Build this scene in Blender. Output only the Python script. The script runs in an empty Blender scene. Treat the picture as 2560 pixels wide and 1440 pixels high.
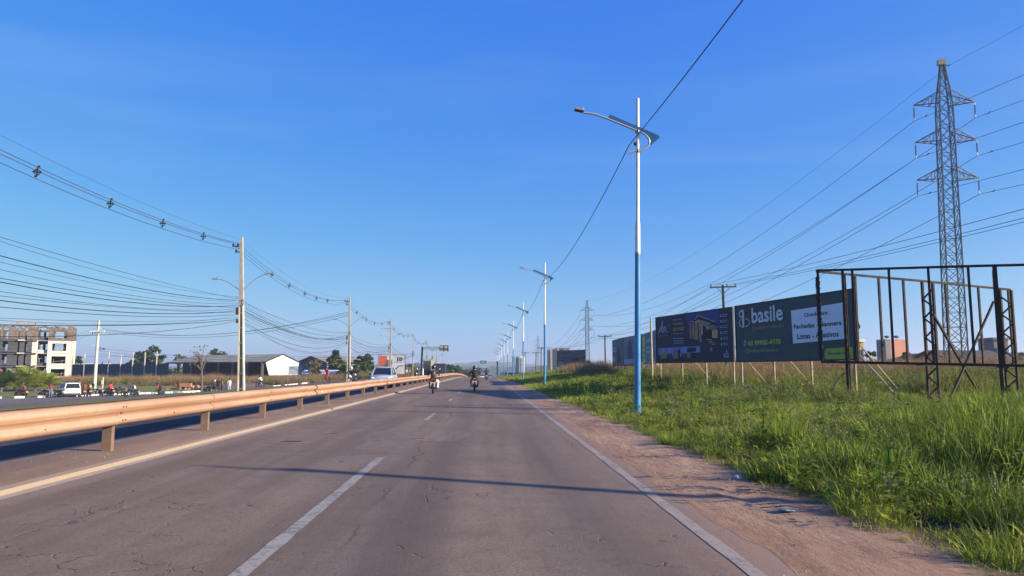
import bpy, bmesh, math, random
import numpy as np
from mathutils import Vector, Matrix, noise
S = bpy.context.scene
COL = S.collection
rnd = random.Random(7)
R = math.radians

# ------------------------------------------------------------------ camera, sky, sun, exposure
FOC = 1850.0; PITCH = math.atan(205/1850); YAW = R(1.95); CAMH = 1.4
cd = bpy.data.cameras.new('camera'); cam = bpy.data.objects.new('camera', cd); COL.objects.link(cam)
cam.location = (0, 0, CAMH); cam.rotation_euler = (R(90)+PITCH, 0, -YAW)
cd.sensor_width = 36; cd.lens = 36*FOC/2560; cd.clip_start = 0.1; cd.clip_end = 9000
S.camera = cam
SUN_EL = R(17.6); SUN_AZ = R(110.5)      # azimuth measured clockwise from +Y (towards +X)
wd = bpy.data.worlds.new("World"); S.world = wd; wd.use_nodes = True
nt = wd.node_tree; nt.nodes.clear()
sky = nt.nodes.new('ShaderNodeTexSky'); sky.sky_type = 'NISHITA'; sky.sun_disc = False
sky.sun_elevation = SUN_EL; sky.sun_rotation = SUN_AZ; sky.altitude = 150
sky.air_density = 1.0; sky.dust_density = 0.7; sky.ozone_density = 3.0
hs = nt.nodes.new('ShaderNodeHueSaturation'); hs.inputs['Saturation'].default_value = 1.18; hs.inputs['Hue'].default_value = 0.515
# faint high cirrus over the whole sky
tc = nt.nodes.new('ShaderNodeTexCoord'); mp = nt.nodes.new('ShaderNodeMapping'); mp.inputs['Scale'].default_value = (1.2, 1.2, 9)
nz = nt.nodes.new('ShaderNodeTexNoise'); nz.inputs['Scale'].default_value = 1.6; nz.inputs['Detail'].default_value = 5; nz.inputs['Distortion'].default_value = 0.6
mr = nt.nodes.new('ShaderNodeMapRange'); mr.inputs['From Min'].default_value = 0.5; mr.inputs['From Max'].default_value = 0.85
mr.inputs['To Min'].default_value = 0; mr.inputs['To Max'].default_value = 0.22
mxs = nt.nodes.new('ShaderNodeMix'); mxs.data_type = 'RGBA'; mxs.inputs['B'].default_value = (1.6, 2.4, 4.2, 1)
bg = nt.nodes.new('ShaderNodeBackground'); bg.inputs['Strength'].default_value = 0.095
wo = nt.nodes.new('ShaderNodeOutputWorld')
# a clear tropical winter sky: deeper blue aloft, less glare at the horizon
sp = nt.nodes.new('ShaderNodeSeparateColor'); cb = nt.nodes.new('ShaderNodeCombineColor')
nt.links.new(sky.outputs[0], hs.inputs['Color']); nt.links.new(hs.outputs[0], sp.inputs[0])
for ch, gm_, am_ in ((0,1.10,.42),(1,.68,1.0),(2,.10,3.5)):
    pw = nt.nodes.new('ShaderNodeMath'); pw.operation = 'POWER'; pw.inputs[1].default_value = gm_
    ml = nt.nodes.new('ShaderNodeMath'); ml.operation = 'MULTIPLY'; ml.inputs[1].default_value = am_
    nt.links.new(sp.outputs[ch], pw.inputs[0]); nt.links.new(pw.outputs[0], ml.inputs[0]); nt.links.new(ml.outputs[0], cb.inputs[ch])
nt.links.new(cb.outputs[0], mxs.inputs['A'])
nt.links.new(tc.outputs['Generated'], mp.inputs[0]); nt.links.new(mp.outputs[0], nz.inputs[0]); nt.links.new(nz.outputs[0], mr.inputs[0])
nt.links.new(mr.outputs[0], mxs.inputs['Factor']); nt.links.new(mxs.outputs['Result'], bg.inputs[0]); nt.links.new(bg.outputs[0], wo.inputs[0])
sd = bpy.data.lights.new('sun', 'SUN'); so = bpy.data.objects.new('sun', sd); COL.objects.link(so)
sd.energy = 5.0; sd.angle = R(0.5); sd.color = (1.0, 0.89, 0.68)
so.rotation_euler = (R(90)-SUN_EL, 0, math.pi-SUN_AZ); so.location = (30, -20, 40)
S.view_settings.view_transform = 'Standard'; S.view_settings.look = 'None'
S.view_settings.exposure = 1.16; S.view_settings.gamma = 1; S.view_settings.use_curve_mapping = False
S.render.engine = 'CYCLES'

# ------------------------------------------------------------------ helpers
def at(px, py, z):
    """world point seen at photo pixel (px,py), z metres in front of the camera along the ground"""
    u = (px-1280)/FOC; v = (720-py)/FOC
    fz = math.cos(PITCH)-v*math.sin(PITCH); up = math.sin(PITCH)+v*math.cos(PITCH)
    t = z/fz; x = u*t
    return Vector((x*math.cos(YAW)+z*math.sin(YAW), z*math.cos(YAW)-x*math.sin(YAW), CAMH+up*t))
def tag(o, label=None, cat=None, group=None, kind=None):
    if label: o['label'] = label
    if cat: o['category'] = cat
    if group: o['group'] = group
    if kind: o['kind'] = kind
    return o
def empty(name, loc=(0,0,0), rz=0, label=None, cat=None, group=None, parent=None):
    o = bpy.data.objects.new(name, None); COL.objects.link(o); o.location = loc; o.rotation_euler = (0,0,rz)
    o.empty_display_size = 0.2
    if parent: o.parent = parent
    return tag(o, label, cat, group)
def clone(o, parent=None, mats=None):
    c = o.copy(); COL.objects.link(c); c.parent = parent
    for ch in list(o.children): clone(ch, c)
    return c
class MB:
    def __init__(s): s.v = []; s.f = []; s.m = []
    def add(s, vs, fs, mi=0):
        b = len(s.v); s.v += [tuple(v) for v in vs]; s.f += [tuple(i+b for i in f) for f in fs]; s.m += [mi]*len(fs); return s
    def box(s, c, d, rz=0, mi=0, M=None):
        x, y, z = d[0]/2, d[1]/2, d[2]/2
        vs = [Vector((a*x, b*y, e*z)) for e in (-1,1) for b in (-1,1) for a in (-1,1)]
        if rz: q = Matrix.Rotation(rz, 3, 'Z'); vs = [q@v for v in vs]
        vs = [v+Vector(c) for v in vs]
        if M: vs = [M@v for v in vs]
        return s.add(vs, [(0,2,3,1),(4,5,7,6),(0,1,5,4),(2,6,7,3),(0,4,6,2),(1,3,7,5)], mi)
    def beam(s, a, b, w, h=None, mi=0, up=None):
        """rectangular bar from a to b"""
        a = Vector(a); b = Vector(b); h = h or w; d = (b-a).normalized()
        up = Vector(up) if up else (Vector((0,0,1)) if abs(d.z) < .95 else Vector((0,1,0)))
        sx = d.cross(up).normalized(); sz = sx.cross(d).normalized()
        vs = [p+sx*(i*w/2)+sz*(j*h/2) for p in (a,b) for j in (-1,1) for i in (-1,1)]
        return s.add(vs, [(0,2,3,1),(4,5,7,6),(0,1,5,4),(2,6,7,3),(0,4,6,2),(1,3,7,5)], mi)
    def tube(s, pts, rs, n=6, mi=0, cap=True):
        pts = [Vector(p) for p in pts]
        if not hasattr(rs, '__len__'): rs = [rs]*len(pts)
        ref = None; rings = []
        for i, p in enumerate(pts):
            d = (pts[min(i+1,len(pts)-1)]-pts[max(i-1,0)]).normalized()
            if ref is None: ref = Vector((0,0,1)) if abs(d.z) < .9 else Vector((1,0,0))
            sx = d.cross(ref)
            if sx.length < 1e-4: ref = Vector((0,1,0)); sx = d.cross(ref)
            sx.normalize(); sy = sx.cross(d).normalized(); ref = sy if abs(d.dot(Vector((0,0,1))))<2 else ref
            rings.append([p+(sx*math.cos(2*math.pi*k/n)+sy*math.sin(2*math.pi*k/n))*rs[i] for k in range(n)])
        vs = [v for r in rings for v in r]; fs = []
        for i in range(len(pts)-1):
            for k in range(n):
                a = i*n+k; b = i*n+(k+1)%n; fs.append((a, a+n, b+n, b))
        if cap: fs.append(tuple(range(n))); fs.append(tuple((len(pts)-1)*n+k for k in range(n-1,-1,-1)))
        return s.add(vs, fs, mi)
    def loft(s, rings, mi=0, cap=True, closed=True):
        n = len(rings[0]); vs = [v for r in rings for v in r]; fs = []
        for i in range(len(rings)-1):
            for k in range(n if closed else n-1):
                a = i*n+k; b = i*n+(k+1)%n; fs.append((a, b, b+n, a+n))
        if cap and closed: fs.append(tuple(range(n-1,-1,-1))); fs.append(tuple((len(rings)-1)*n+k for k in range(n)))
        return s.add(vs, fs, mi)
    def ell(s, c, r, n=8, m=6, mi=0, M=None):
        rings = []
        for j in range(m+1):
            t = math.pi*j/m; t = min(max(t,.02), math.pi-.02)
            ring = [Vector((c[0]+r[0]*math.sin(t)*math.cos(2*math.pi*k/n), c[1]+r[1]*math.sin(t)*math.sin(2*math.pi*k/n), c[2]-r[2]*math.cos(t))) for k in range(n)]
            rings.append([M@v for v in ring] if M else ring)
        return s.loft(rings, mi)
    def poly(s, pts, mi=0): return s.add(pts, [tuple(range(len(pts)))], mi)
    def prism(s, pts, ext, mi=0):
        """polygon pts extruded by vector ext"""
        n = len(pts); e = Vector(ext); p = [Vector(q) for q in pts]
        fs = [tuple(range(n)), tuple(range(2*n-1, n-1, -1))]+[(k, k+n, (k+1)%n+n, (k+1)%n) for k in range(n)]
        return s.add(p+[q+e for q in p], fs, mi)
    def torus(s, c, R0, r, axis='x', n=16, m=6, mi=0):
        vs = []; fs = []
        for i in range(n):
            a = 2*math.pi*i/n
            for j in range(m):
                b = 2*math.pi*j/m; q = R0+r*math.cos(b); h = r*math.sin(b)*1.0
                vs.append((c[0]+h, c[1]+q*math.cos(a), c[2]+q*math.sin(a)) if axis == 'x' else (c[0]+q*math.cos(a), c[1]+q*math.sin(a), c[2]+h))
        for i in range(n):
            for j in range(m): fs.append((i*m+j, ((i+1)%n)*m+j, ((i+1)%n)*m+(j+1)%m, i*m+(j+1)%m))
        return s.add(vs, fs, mi)
    def build(s, name, mat, parent=None, smooth=False, label=None, cat=None, group=None, kind=None, loc=None):
        me = bpy.data.meshes.new(name); me.from_pydata(s.v, [], s.f)
        ms = mat if isinstance(mat, (list, tuple)) else [mat]
        for m in ms: me.materials.append(m)
        if len(ms) > 1: me.polygons.foreach_set('material_index', s.m)
        bm = bmesh.new(); bm.from_mesh(me); bmesh.ops.recalc_face_normals(bm, faces=bm.faces); bm.to_mesh(me); bm.free()
        if smooth:
            me.polygons.foreach_set('use_smooth', [True]*len(me.polygons)); me.set_sharp_from_angle(angle=R(40))
        me.update()
        o = bpy.data.objects.new(name, me); COL.objects.link(o); o.parent = parent
        if loc is not None: o.location = loc
        return tag(o, label, cat, group, kind)
# ------------------------------------------------------------------ materials
MATS = {}
def mat(name, c, rough=.7, metal=0, c2=None, scale=4, amt=.25, bump=0, bscale=None, spec=.3, detail=4, obj=False, transl=0, coat=0):
    if name in MATS: return MATS[name]
    m = bpy.data.materials.new(name); m.use_nodes = True; t = m.node_tree; b = t.nodes['Principled BSDF']
    b.inputs['Roughness'].default_value = rough; b.inputs['Metallic'].default_value = metal
    b.inputs['Specular IOR Level'].default_value = spec; b.inputs['Coat Weight'].default_value = coat
    co = t.nodes.new('ShaderNodeTexCoord'); n = t.nodes.new('ShaderNodeTexNoise'); n.inputs['Scale'].default_value = scale; n.inputs['Detail'].default_value = detail
    t.links.new(co.outputs['Object'], n.inputs['Vector'])
    r = t.nodes.new('ShaderNodeMapRange'); r.inputs['From Min'].default_value = .3; r.inputs['From Max'].default_value = .7
    t.links.new(n.outputs[0], r.inputs[0])
    mx = t.nodes.new('ShaderNodeMix'); mx.data_type = 'RGBA'
    mx.inputs['A'].default_value = (*c, 1); mx.inputs['B'].default_value = (*(c2 or [x*(1-amt) for x in c]), 1)
    t.links.new(r.outputs[0], mx.inputs['Factor']); t.links.new(mx.outputs['Result'], b.inputs['Base Color'])
    if bump:
        n2 = t.nodes.new('ShaderNodeTexNoise'); n2.inputs['Scale'].default_value = bscale or scale*4; n2.inputs['Detail'].default_value = 6
        t.links.new(co.outputs['Object'], n2.inputs['Vector'])
        bp = t.nodes.new('ShaderNodeBump'); bp.inputs['Strength'].default_value = bump; bp.inputs['Distance'].default_value = .02
        t.links.new(n2.outputs[0], bp.inputs['Height']); t.links.new(bp.outputs[0], b.inputs['Normal'])
    if transl:
        tr = t.nodes.new('ShaderNodeBsdfTranslucent'); ms = t.nodes.new('ShaderNodeMixShader'); ms.inputs[0].default_value = transl
        t.links.new(mx.outputs['Result'], tr.inputs[0]); t.links.new(b.outputs[0], ms.inputs[1]); t.links.new(tr.outputs[0], ms.inputs[2])
        t.links.new(ms.outputs[0], t.nodes['Material Output'].inputs[0])
    MATS[name] = m; return m
class NT:
    """small node-graph helper"""
    def __init__(s, m): m.use_nodes = True; s.t = m.node_tree; s.b = s.t.nodes['Principled BSDF']; s.m = m
    def n(s, ty, **k):
        q = s.t.nodes.new(ty)
        for a, b in k.items():
            if a in q.inputs.keys(): q.inputs[a].default_value = b
            else: setattr(q, a, b)
        return q
    def l(s, a, b): s.t.links.new(a, b)
    def pos(s): return s.n('ShaderNodeNewGeometry').outputs['Position']
    def noise(s, vec, scale, detail=4, rough=.5, dist=0, sc=None):
        if sc:
            mp = s.n('ShaderNodeMapping'); mp.inputs['Scale'].default_value = sc; s.l(vec, mp.inputs[0]); vec = mp.outputs[0]
        q = s.n('ShaderNodeTexNoise'); q.inputs['Scale'].default_value = scale; q.inputs['Detail'].default_value = detail
        q.inputs['Roughness'].default_value = rough; q.inputs['Distortion'].default_value = dist
        s.l(vec, q.inputs['Vector']); return q.outputs[0]
    def rng(s, v, a, b, c=0, d=1):
        q = s.n('ShaderNodeMapRange'); q.interpolation_type = 'SMOOTHSTEP'
        for i, x in enumerate((a,b,c,d)): q.inputs[i+1].default_value = x
        s.l(v, q.inputs[0]); return q.outputs[0]
    def math(s, op, a, b=None, c=None):
        q = s.n('ShaderNodeMath'); q.operation = op
        for i, x in enumerate((a,b,c)):
            if x is None: continue
            if isinstance(x, (int,float)): q.inputs[i].default_value = x
            else: s.l(x, q.inputs[i])
        return q.outputs[0]
    def mix(s, f, a, b):
        q = s.n('ShaderNodeMix'); q.data_type = 'RGBA'
        for k, x in (('Factor',f),('A',a),('B',b)):
            if isinstance(x, tuple): q.inputs[k].default_value = (*x, 1)
            elif isinstance(x, (int,float)): q.inputs[k].default_value = x
            else: s.l(x, q.inputs[k])
        return q.outputs['Result']
    def xyz(s, v): q = s.n('ShaderNodeSeparateXYZ'); s.l(v, q.inputs[0]); return q.outputs
    def bump(s, h, st, d=.02):
        q = s.n('ShaderNodeBump'); q.inputs['Strength'].default_value = st; q.inputs['Distance'].default_value = d
        s.l(h, q.inputs['Height']); s.l(q.outputs[0], s.b.inputs['Normal'])
# ------------------------------------------------------------------ terrain
def sm(a, b, x):
    t = min(1, max(0, (x-a)/(b-a))); return t*t*(3-2*t)
def prof(y):
    if y < 125: return 0.0
    if y < 260: t = (y-125)/135; return -2.2*t*t
    if y < 700: return -2.2-0.0326*(y-260)+ .0326*(y-260)**2/(2*440)
    return -2.2-0.0326*440/2
def H(x, y):
    p = prof(y); h = 0
    if x > 2.2:
        h = .30*sm(3.6, 9, x)+.55*sm(38, 70, y)*sm(6, 13, x)*(1-sm(260, 420, y)) + .35*sm(9, 30, x)
        h += .12*sm(4, 7, x)*noise.noise(Vector((x*.35, y*.25, 3)))
        h += .35*sm(7, 14, x)*noise.noise(Vector((x*.11, y*.09, 9)))
    elif x < -14.6:
        h = -1.75*sm(-15.5, -38, x) if x > -38 else -1.75
        k = 1-sm(-15.5, -38, x)
        h = -1.75*(sm(15.5, 40, -x))
        h += .6*sm(108, 150, y)*sm(16, 40, -x)
        h += .25*sm(110, 160, y)*noise.noise(Vector((x*.06, y*.06, 1)))
    return p+h
def axis(segs):
    out = [segs[0][0]]
    for a, b, st in segs:
        n = max(1, round((b-a)/st)); out += [a+(b-a)*(k+1)/n for k in range(n)]
    return out
gx = axis([(-3000,-400,130),(-400,-80,16),(-80,-14.4,2.2),(-14.4,2.4,2.4),(2.4,12,.6),(12,50,1.6),(50,400,16),(400,3000,130)])
gy = axis([(-60,0,10),(0,30,.8),(30,120,2),(120,700,12),(700,6000,200)])
g = MB(); g.v = [(x, y, H(x,y)-(.09 if -14.4 <= x <= 3.3 else 0)) for y in gy for x in gx]
nx = len(gx); g.f = [(j*nx+i, j*nx+i+1, (j+1)*nx+i+1, (j+1)*nx+i) for j in range(len(gy)-1) for i in range(nx-1)]; g.m = [0]*len(g.f)
m = bpy.data.materials.new('earth'); N = NT(m); P = N.pos(); X = N.xyz(P)
n1 = N.noise(P, .12, 6); n2 = N.noise(P, 1.7, 5, .6); n3 = N.noise(P, .35, 4)
lawn = N.mix(N.rng(n2,.35,.7), (.15,.155,.05), (.21,.185,.08)); lawn = N.mix(N.rng(n3,.5,.75), lawn, (.25,.20,.12))
dry = N.mix(N.rng(n2,.35,.7), (.15,.105,.06), (.09,.08,.035))
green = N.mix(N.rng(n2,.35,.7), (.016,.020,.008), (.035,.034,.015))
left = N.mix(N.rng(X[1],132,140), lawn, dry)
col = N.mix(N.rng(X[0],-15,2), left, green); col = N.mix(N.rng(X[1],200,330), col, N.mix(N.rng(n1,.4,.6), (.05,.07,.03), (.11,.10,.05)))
N.l(col, N.b.inputs['Base Color']); N.b.inputs['Roughness'].default_value = 1; N.b.inputs['Specular IOR Level'].default_value = .05
N.bump(n2, .6, .06)
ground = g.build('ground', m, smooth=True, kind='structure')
ground['label'] = 'open ground of mown grass, dry field and green bank around the highway'
# ---- sheets that follow the profile
def strip(name, x0, x1, y0, y1, dz, m, st=3, nxs=2, edge=None, kind='structure', label=None, zf=None):
    b = MB(); n = max(1, int((y1-y0)/st))
    for j in range(n+1):
        y = y0+(y1-y0)*j/n
        for i in range(nxs+1):
            x = x0+(x1-x0)*i/nxs
            if edge: x += edge(x, y, i, nxs)
            b.v.append((x, y, (zf(x,y) if zf else prof(y))+dz))
    w = nxs+1; b.f = [(j*w+i, j*w+i+1, (j+1)*w+i+1, (j+1)*w+i) for j in range(n) for i in range(nxs)]; b.m = [0]*len(b.f)
    return b.build(name, m, smooth=True, kind=kind, label=label)
# asphalt
def asphalt(name, base, dusty):
    m = bpy.data.materials.new(name); N = NT(m); P = N.pos(); X = N.xyz(P)
    grain = N.noise(P, 38, 8, .85); mid = N.noise(P, 3.0, 6, .65); big = N.noise(P, .35, 5, .6, .5); lon = N.noise(P, 1.0, 4, .6, sc=(1.3,.06,1))
    fine = N.noise(P, 220, 3, .8)
    c = N.mix(N.rng(big,.32,.68), tuple(x*.86 for x in base), tuple(x*1.12 for x in base))
    c = N.mix(N.math('MULTIPLY', N.rng(mid,.35,.7), .45), c, tuple(x*1.35 for x in base))
    c = N.mix(N.math('MULTIPLY', N.rng(lon,.42,.62), .6), c, tuple(x*.66 for x in base))
    blot = N.noise(P, 6.5, 6, .7, 1.0); c = N.mix(N.math('MULTIPLY', N.rng(blot,.52,.70), .55), c, tuple(x*.5 for x in base))
    c = N.mix(N.math('MULTIPLY', N.rng(grain,.44,.60), .7), c, tuple(x*.45 for x in base))
    c = N.mix(N.math('MULTIPLY', N.rng(fine,.55,.75), .35), c, tuple(min(.5,x*2.2) for x in base))
    if dusty:
        # reddish dust blown in from the verge and from the median
        wob = N.math('MULTIPLY', N.math('SUBTRACT', N.noise(P, .5, 6, .6, sc=(1,.35,1)), .5), 1.5)
        ex = N.math('ADD', X[0], wob)
        c = N.mix(N.math('MULTIPLY', N.rng(ex, 1.0, 2.5), .95), c, (.31,.20,.145))
        dl = N.rng(N.math('ADD', X[0], wob), -5.3, -4.6, .45, 0); c = N.mix(dl, c, (.27,.19,.15))
        # cracking: cells near the wheel tracks
        dm = N.n('ShaderNodeMapping'); dm.inputs['Scale'].default_value = (1,.7,1)
        ds = N.n('ShaderNodeVectorMath', operation='ADD'); nn = N.n('ShaderNodeTexNoise'); nn.inputs['Scale'].default_value = 2.2; nn.inputs['Detail'].default_value = 5
        N.l(P, nn.inputs['Vector']); vm = N.n('ShaderNodeVectorMath', operation='MULTIPLY'); vm.inputs[1].default_value = (.9,.9,0)
        N.l(nn.outputs['Color'], vm.inputs[0]); N.l(P, ds.inputs[0]); N.l(vm.outputs[0], ds.inputs[1]); N.l(ds.outputs[0], dm.inputs[0])
        def cracks(scale, w):
            v = N.n('ShaderNodeTexVoronoi'); v.feature = 'DISTANCE_TO_EDGE'; v.inputs['Scale'].default_value = scale; N.l(dm.outputs[0], v.inputs['Vector'])
            return N.rng(v.outputs['Distance'], 0, w, 1, 0)
        mask = N.rng(N.noise(P, .45, 4, .6), .50, .62); mask2 = N.rng(N.noise(P, 1.1, 4, .7), .47, .57)
        ck = N.math('MULTIPLY', cracks(2.1,.020), N.math('MULTIPLY', mask, mask2))
        ck2 = N.math('MULTIPLY', cracks(.42,.010), N.rng(N.noise(P, .8, 4, .7), .50, .60))
        ck = N.math('MAXIMUM', ck, N.math('MULTIPLY', ck2, .6))
        c = N.mix(N.math('MULTIPLY', ck, .5), c, (.035,.027,.024))
        h = N.math('SUBTRACT', N.math('ADD', N.math('MULTIPLY', grain, .5), N.math('MULTIPLY', mid,.25)), N.math('MULTIPLY', ck, 1.0))
    else: h = grain
    if dusty:
        # oil-darkened wheel tracks, and one long sealed seam near the lane centre
        xw = N.math('ADD', X[0], N.math('MULTIPLY', N.math('SUBTRACT', N.noise(P,.25,3), .5), .7))
        for cx_ in (-4.5,-2.7,-.7,1.05):
            d_ = N.math('ABSOLUTE', N.math('SUBTRACT', xw, cx_)); c = N.mix(N.math('MULTIPLY', N.rng(d_, .05, .42, 1, 0), .20), c, tuple(x*.55 for x in base))
        d_ = N.math('ABSOLUTE', N.math('SUBTRACT', N.math('ADD', xw, N.math('MULTIPLY', N.noise(P,2.0,4), .25)), -1.05))
        c = N.mix(N.math('MULTIPLY', N.rng(d_, .0, .035, .55, 0), N.rng(N.noise(P,.3,3), .42, .55)), c, (.045,.036,.032))
    N.l(c, N.b.inputs['Base Color']); N.b.inputs['Roughness'].default_value = .88; N.b.inputs['Specular IOR Level'].default_value = .08
    N.bump(h, .8, .02); return m
AS = asphalt('worn_asphalt', (.235,.172,.134), True); AS2 = asphalt('dark_asphalt', (.085,.070,.070), False)
strip('road', -5.35, 2.45, -20, 420, .0, AS, 3, 6, label='near carriageway of worn reddish grey asphalt')
strip('opposite_road', -14.3, -7.2, -20, 420, .0, AS2, 3, 3, label='opposite carriageway of dark asphalt beyond the guardrail')
# side road splayed to the left
side_kerb = [(-80,66),(-58,80),(-50.5,86),(-43,101.5),(-40,110),(-33,128),(-24,160),(-17,190),(-16.6,300)]
b = MB(); rows = []
for j in range(91):
    y = -20+ (320)*j/90
    xk = -80
    for (xa,ya),(xb,yb) in zip(side_kerb, side_kerb[1:]):
        if ya <= y <= yb: xk = xa+(xb-xa)*(y-ya)/(yb-ya)
    if y < 66: xk = -95
    if y > 300: xk = -16.6
    for i in range(13):
        x = -14.7+(xk+14.7)*i/12; b.v.append((x, y, H(x,y)+.035))
b.f = [(j*13+i, j*13+i+1, (j+1)*13+i+1, (j+1)*13+i) for j in range(90) for i in range(12)]; b.m = [0]*len(b.f)
AS3 = asphalt('grey_asphalt', (.20,.165,.15), False)
b.build('side_road', AS3, smooth=True, kind='structure', label='wide grey side road below the concrete poles')
# kerb stones along the side road, painted white, with gaps
kw = mat('white_kerb_paint', (.72,.70,.66), .8, c2=(.45,.40,.36), scale=1.5)
kb = MB()
kk = MB()
for (xa,ya),(xb,yb) in zip(side_kerb[1:6], side_kerb[2:7]):
    a = Vector((xa,ya,0)); bb = Vector((xb,yb,0)); L = (bb-a).length; n = int(L/1.0)
    for k in range(n):
        if rnd.random() < .12: continue
        p = a.lerp(bb, (k+.05)/n); q = a.lerp(bb, (k+.95)/n); p.z = H(p.x,p.y)+.12; q.z = H(q.x,q.y)+.12
        kk.beam(p+Vector((-.2,0,0)), q+Vector((-.2,0,0)), .35, .26)
kk.build('kerb', kw, kind='structure', label='white painted kerb along the far side road')
# median: raised reddish concrete with dusty top
m = bpy.data.materials.new('median_concrete'); N = NT(m); P = N.pos()
a1 = N.noise(P, .8, 6, .65, sc=(1,.3,1)); a2 = N.noise(P, 30, 6, .75); a3 = N.noise(P, 4, 5, .6)
c = N.mix(N.rng(a1,.35,.68), (.20,.115,.08), (.31,.19,.13)); c = N.mix(N.math('MULTIPLY', N.rng(a2,.4,.7), .5), c, (.11,.08,.068)); c = N.mix(N.math('MULTIPLY', N.rng(a3,.6,.75),.6), c, (.30,.20,.145))
N.l(c, N.b.inputs['Base Color']); N.b.inputs['Roughness'].default_value = .95; N.bump(a2, .9, .02)
MED = m
md = MB(); n = 160
prf = [(-5.42,0),(-5.44,.055),(-5.56,.07),(-6.3,.075),(-7.02,.07),(-7.13,.055),(-7.15,0)]
for j in range(n+1):
    y = -20+370*j/n
    for (x,z) in prf: md.v.append((x+(.012*noise.noise(Vector((y*1.7,x,0))) if z < .06 else 0), y, prof(y)+z+.004*noise.noise(Vector((x*3,y*1.3,5)))))
w = len(prf); md.f = [(j*w+i, j*w+i+1, (j+1)*w+i+1, (j+1)*w+i) for j in range(n) for i in range(w-1)]; nmd = n; wmd = w
def paint(name, c, wear):
    m = bpy.data.materials.new(name); N = NT(m); P = N.pos()
    q = N.noise(P, 14, 6, .75); q2 = N.noise(P, 1.3, 5, .7); q3 = N.noise(P, 90, 4, .7)
    k = N.math('ADD', N.math('MULTIPLY', q, .6), N.math('MULTIPLY', q2, .4))
    cc = N.mix(N.rng(k, wear, wear+.10), c, (.13,.108,.10)); cc = N.mix(N.math('MULTIPLY', N.rng(q3,.5,.7),.4), cc, tuple(x*.6 for x in c))
    cc = N.mix(N.math('MULTIPLY',N.rng(q2,.35,.7),.35), cc, (.27,.19,.15))
    N.l(cc, N.b.inputs['Base Color']); N.b.inputs['Roughness'].default_value = .8; N.bump(q, .4, .006); return m
PW = paint('worn_white_paint', (.33,.29,.24), .48); PE = paint('dusty_edge_paint', (.34,.265,.205), .51); PC = paint('cream_edge_paint', (.38,.30,.23), .60)
def wob(a): return lambda x, y, i, n: a*noise.noise(Vector((y*2.3, i*7.7, x)))+a*.6*noise.noise(Vector((y*9, i*3, 1)))
md.m = [1 if i in (0,1,wmd-3,wmd-2) else 0 for j in range(nmd) for i in range(wmd-1)]
PK = paint('dusty_cream_kerb', (.25,.185,.135), .56)
md.build('median_strip', [MED, PK], kind='structure', label='low reddish concrete median strip under the guardrail')
strip('edge_line', 1.80, 1.925, 1, 330, .004, PE, .35, 1, wob(.022), label='dusty white edge line beside the dirt verge')
strip('edge_line', -5.40, -5.25, 1, 330, .004, PC, .35, 1, wob(.012), label='cream edge line along the median')
strip('edge_line', -7.36, -7.18, 1, 330, .004, PC, .6, 1, wob(.008), label='white edge line of the opposite carriageway')
dl = MB()
for (y0,y1) in [(3.2,12.15),(21.1,24.3),(33.8,36.7),(44.7,49.2),(57.5,60.5),(69.5,72.5),(81.5,84.5),(93.5,96.5),(105.5,108.5),(117,120),(129,132),(141,144)]:
    n = max(2, int((y1-y0)/.3)); bs = len(dl.v)
    for j in range(n+1):
        y = y0+(y1-y0)*j/n; dx = .018*noise.noise(Vector((y*2.5,5,1)))+.01*noise.noise(Vector((y*8,2,1)))
        for s in (0,1): dl.v.append((-1.76+.13*s+dx*(1 if s else -1), y, prof(y)+.004))
    dl.f += [(bs+j*2, bs+j*2+1, bs+j*2+3, bs+j*2+2) for j in range(n)]; dl.m += [0]*n
dl.build('lane_marking', PW, kind='structure', label='worn white dashes between the two near lanes')
# pothole patches: slightly raised squares of rougher asphalt and a small hole with broken rim
pm = mat('patch_asphalt', (.22,.15,.12), .95, c2=(.14,.10,.08), scale=4, bump=1.0, bscale=18)
def patch(cx, cy, sx, sy, dz, seed, m):
    b = MB(); n = 26; r2 = random.Random(seed); pts = []
    for k in range(n):
        a = 2*math.pi*k/n; rr = 1+.22*noise.noise(Vector((math.cos(a)*2, math.sin(a)*2, seed)))
        e = abs(math.cos(a))**4+abs(math.sin(a))**4; rr /= e**.25
        pts.append((cx+sx*rr*math.cos(a), cy+sy*rr*math.sin(a), dz))
    b.poly(pts); return b
patch(-1.45,16.3,1.13,1.33,.0015,3,pm).build('repair_patch', pm, kind='structure', label='rough square repair patch in the asphalt')
hole = mat('pothole_earth', (.03,.024,.022), 1)
for (cx,cy,r,sd) in [(-3.78,14.8,.17,1),(-3.35,16.6,.10,2),(-1.35,15.3,.07,4)]:
    b = MB(); n = 18; rim = []; inn = []
    for k in range(n):
        a = 2*math.pi*k/n; q = 1+.45*noise.noise(Vector((math.cos(a)*1.5,math.sin(a)*1.5,sd)))
        rim.append((cx+r*1.35*q*math.cos(a), cy+r*.8*q*math.sin(a), .016)); inn.append((cx+r*q*math.cos(a), cy+r*.55*q*math.sin(a), .009))
    out = [(cx+(x-cx)*1.9, cy+(y-cy)*1.9, .003) for x,y,z in rim]
    b.v = out+rim+inn; b.f = [(k,(k+1)%n,n+(k+1)%n,n+k) for k in range(n)]+[(n+k,n+(k+1)%n,2*n+(k+1)%n,2*n+k) for k in range(n)]+[tuple(2*n+k for k in range(n))]
    b.m = [0]*n+[1]*(n+1)
    b.build('pothole', [pm, hole], kind='structure', label='small dark pothole in the asphalt')
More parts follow.
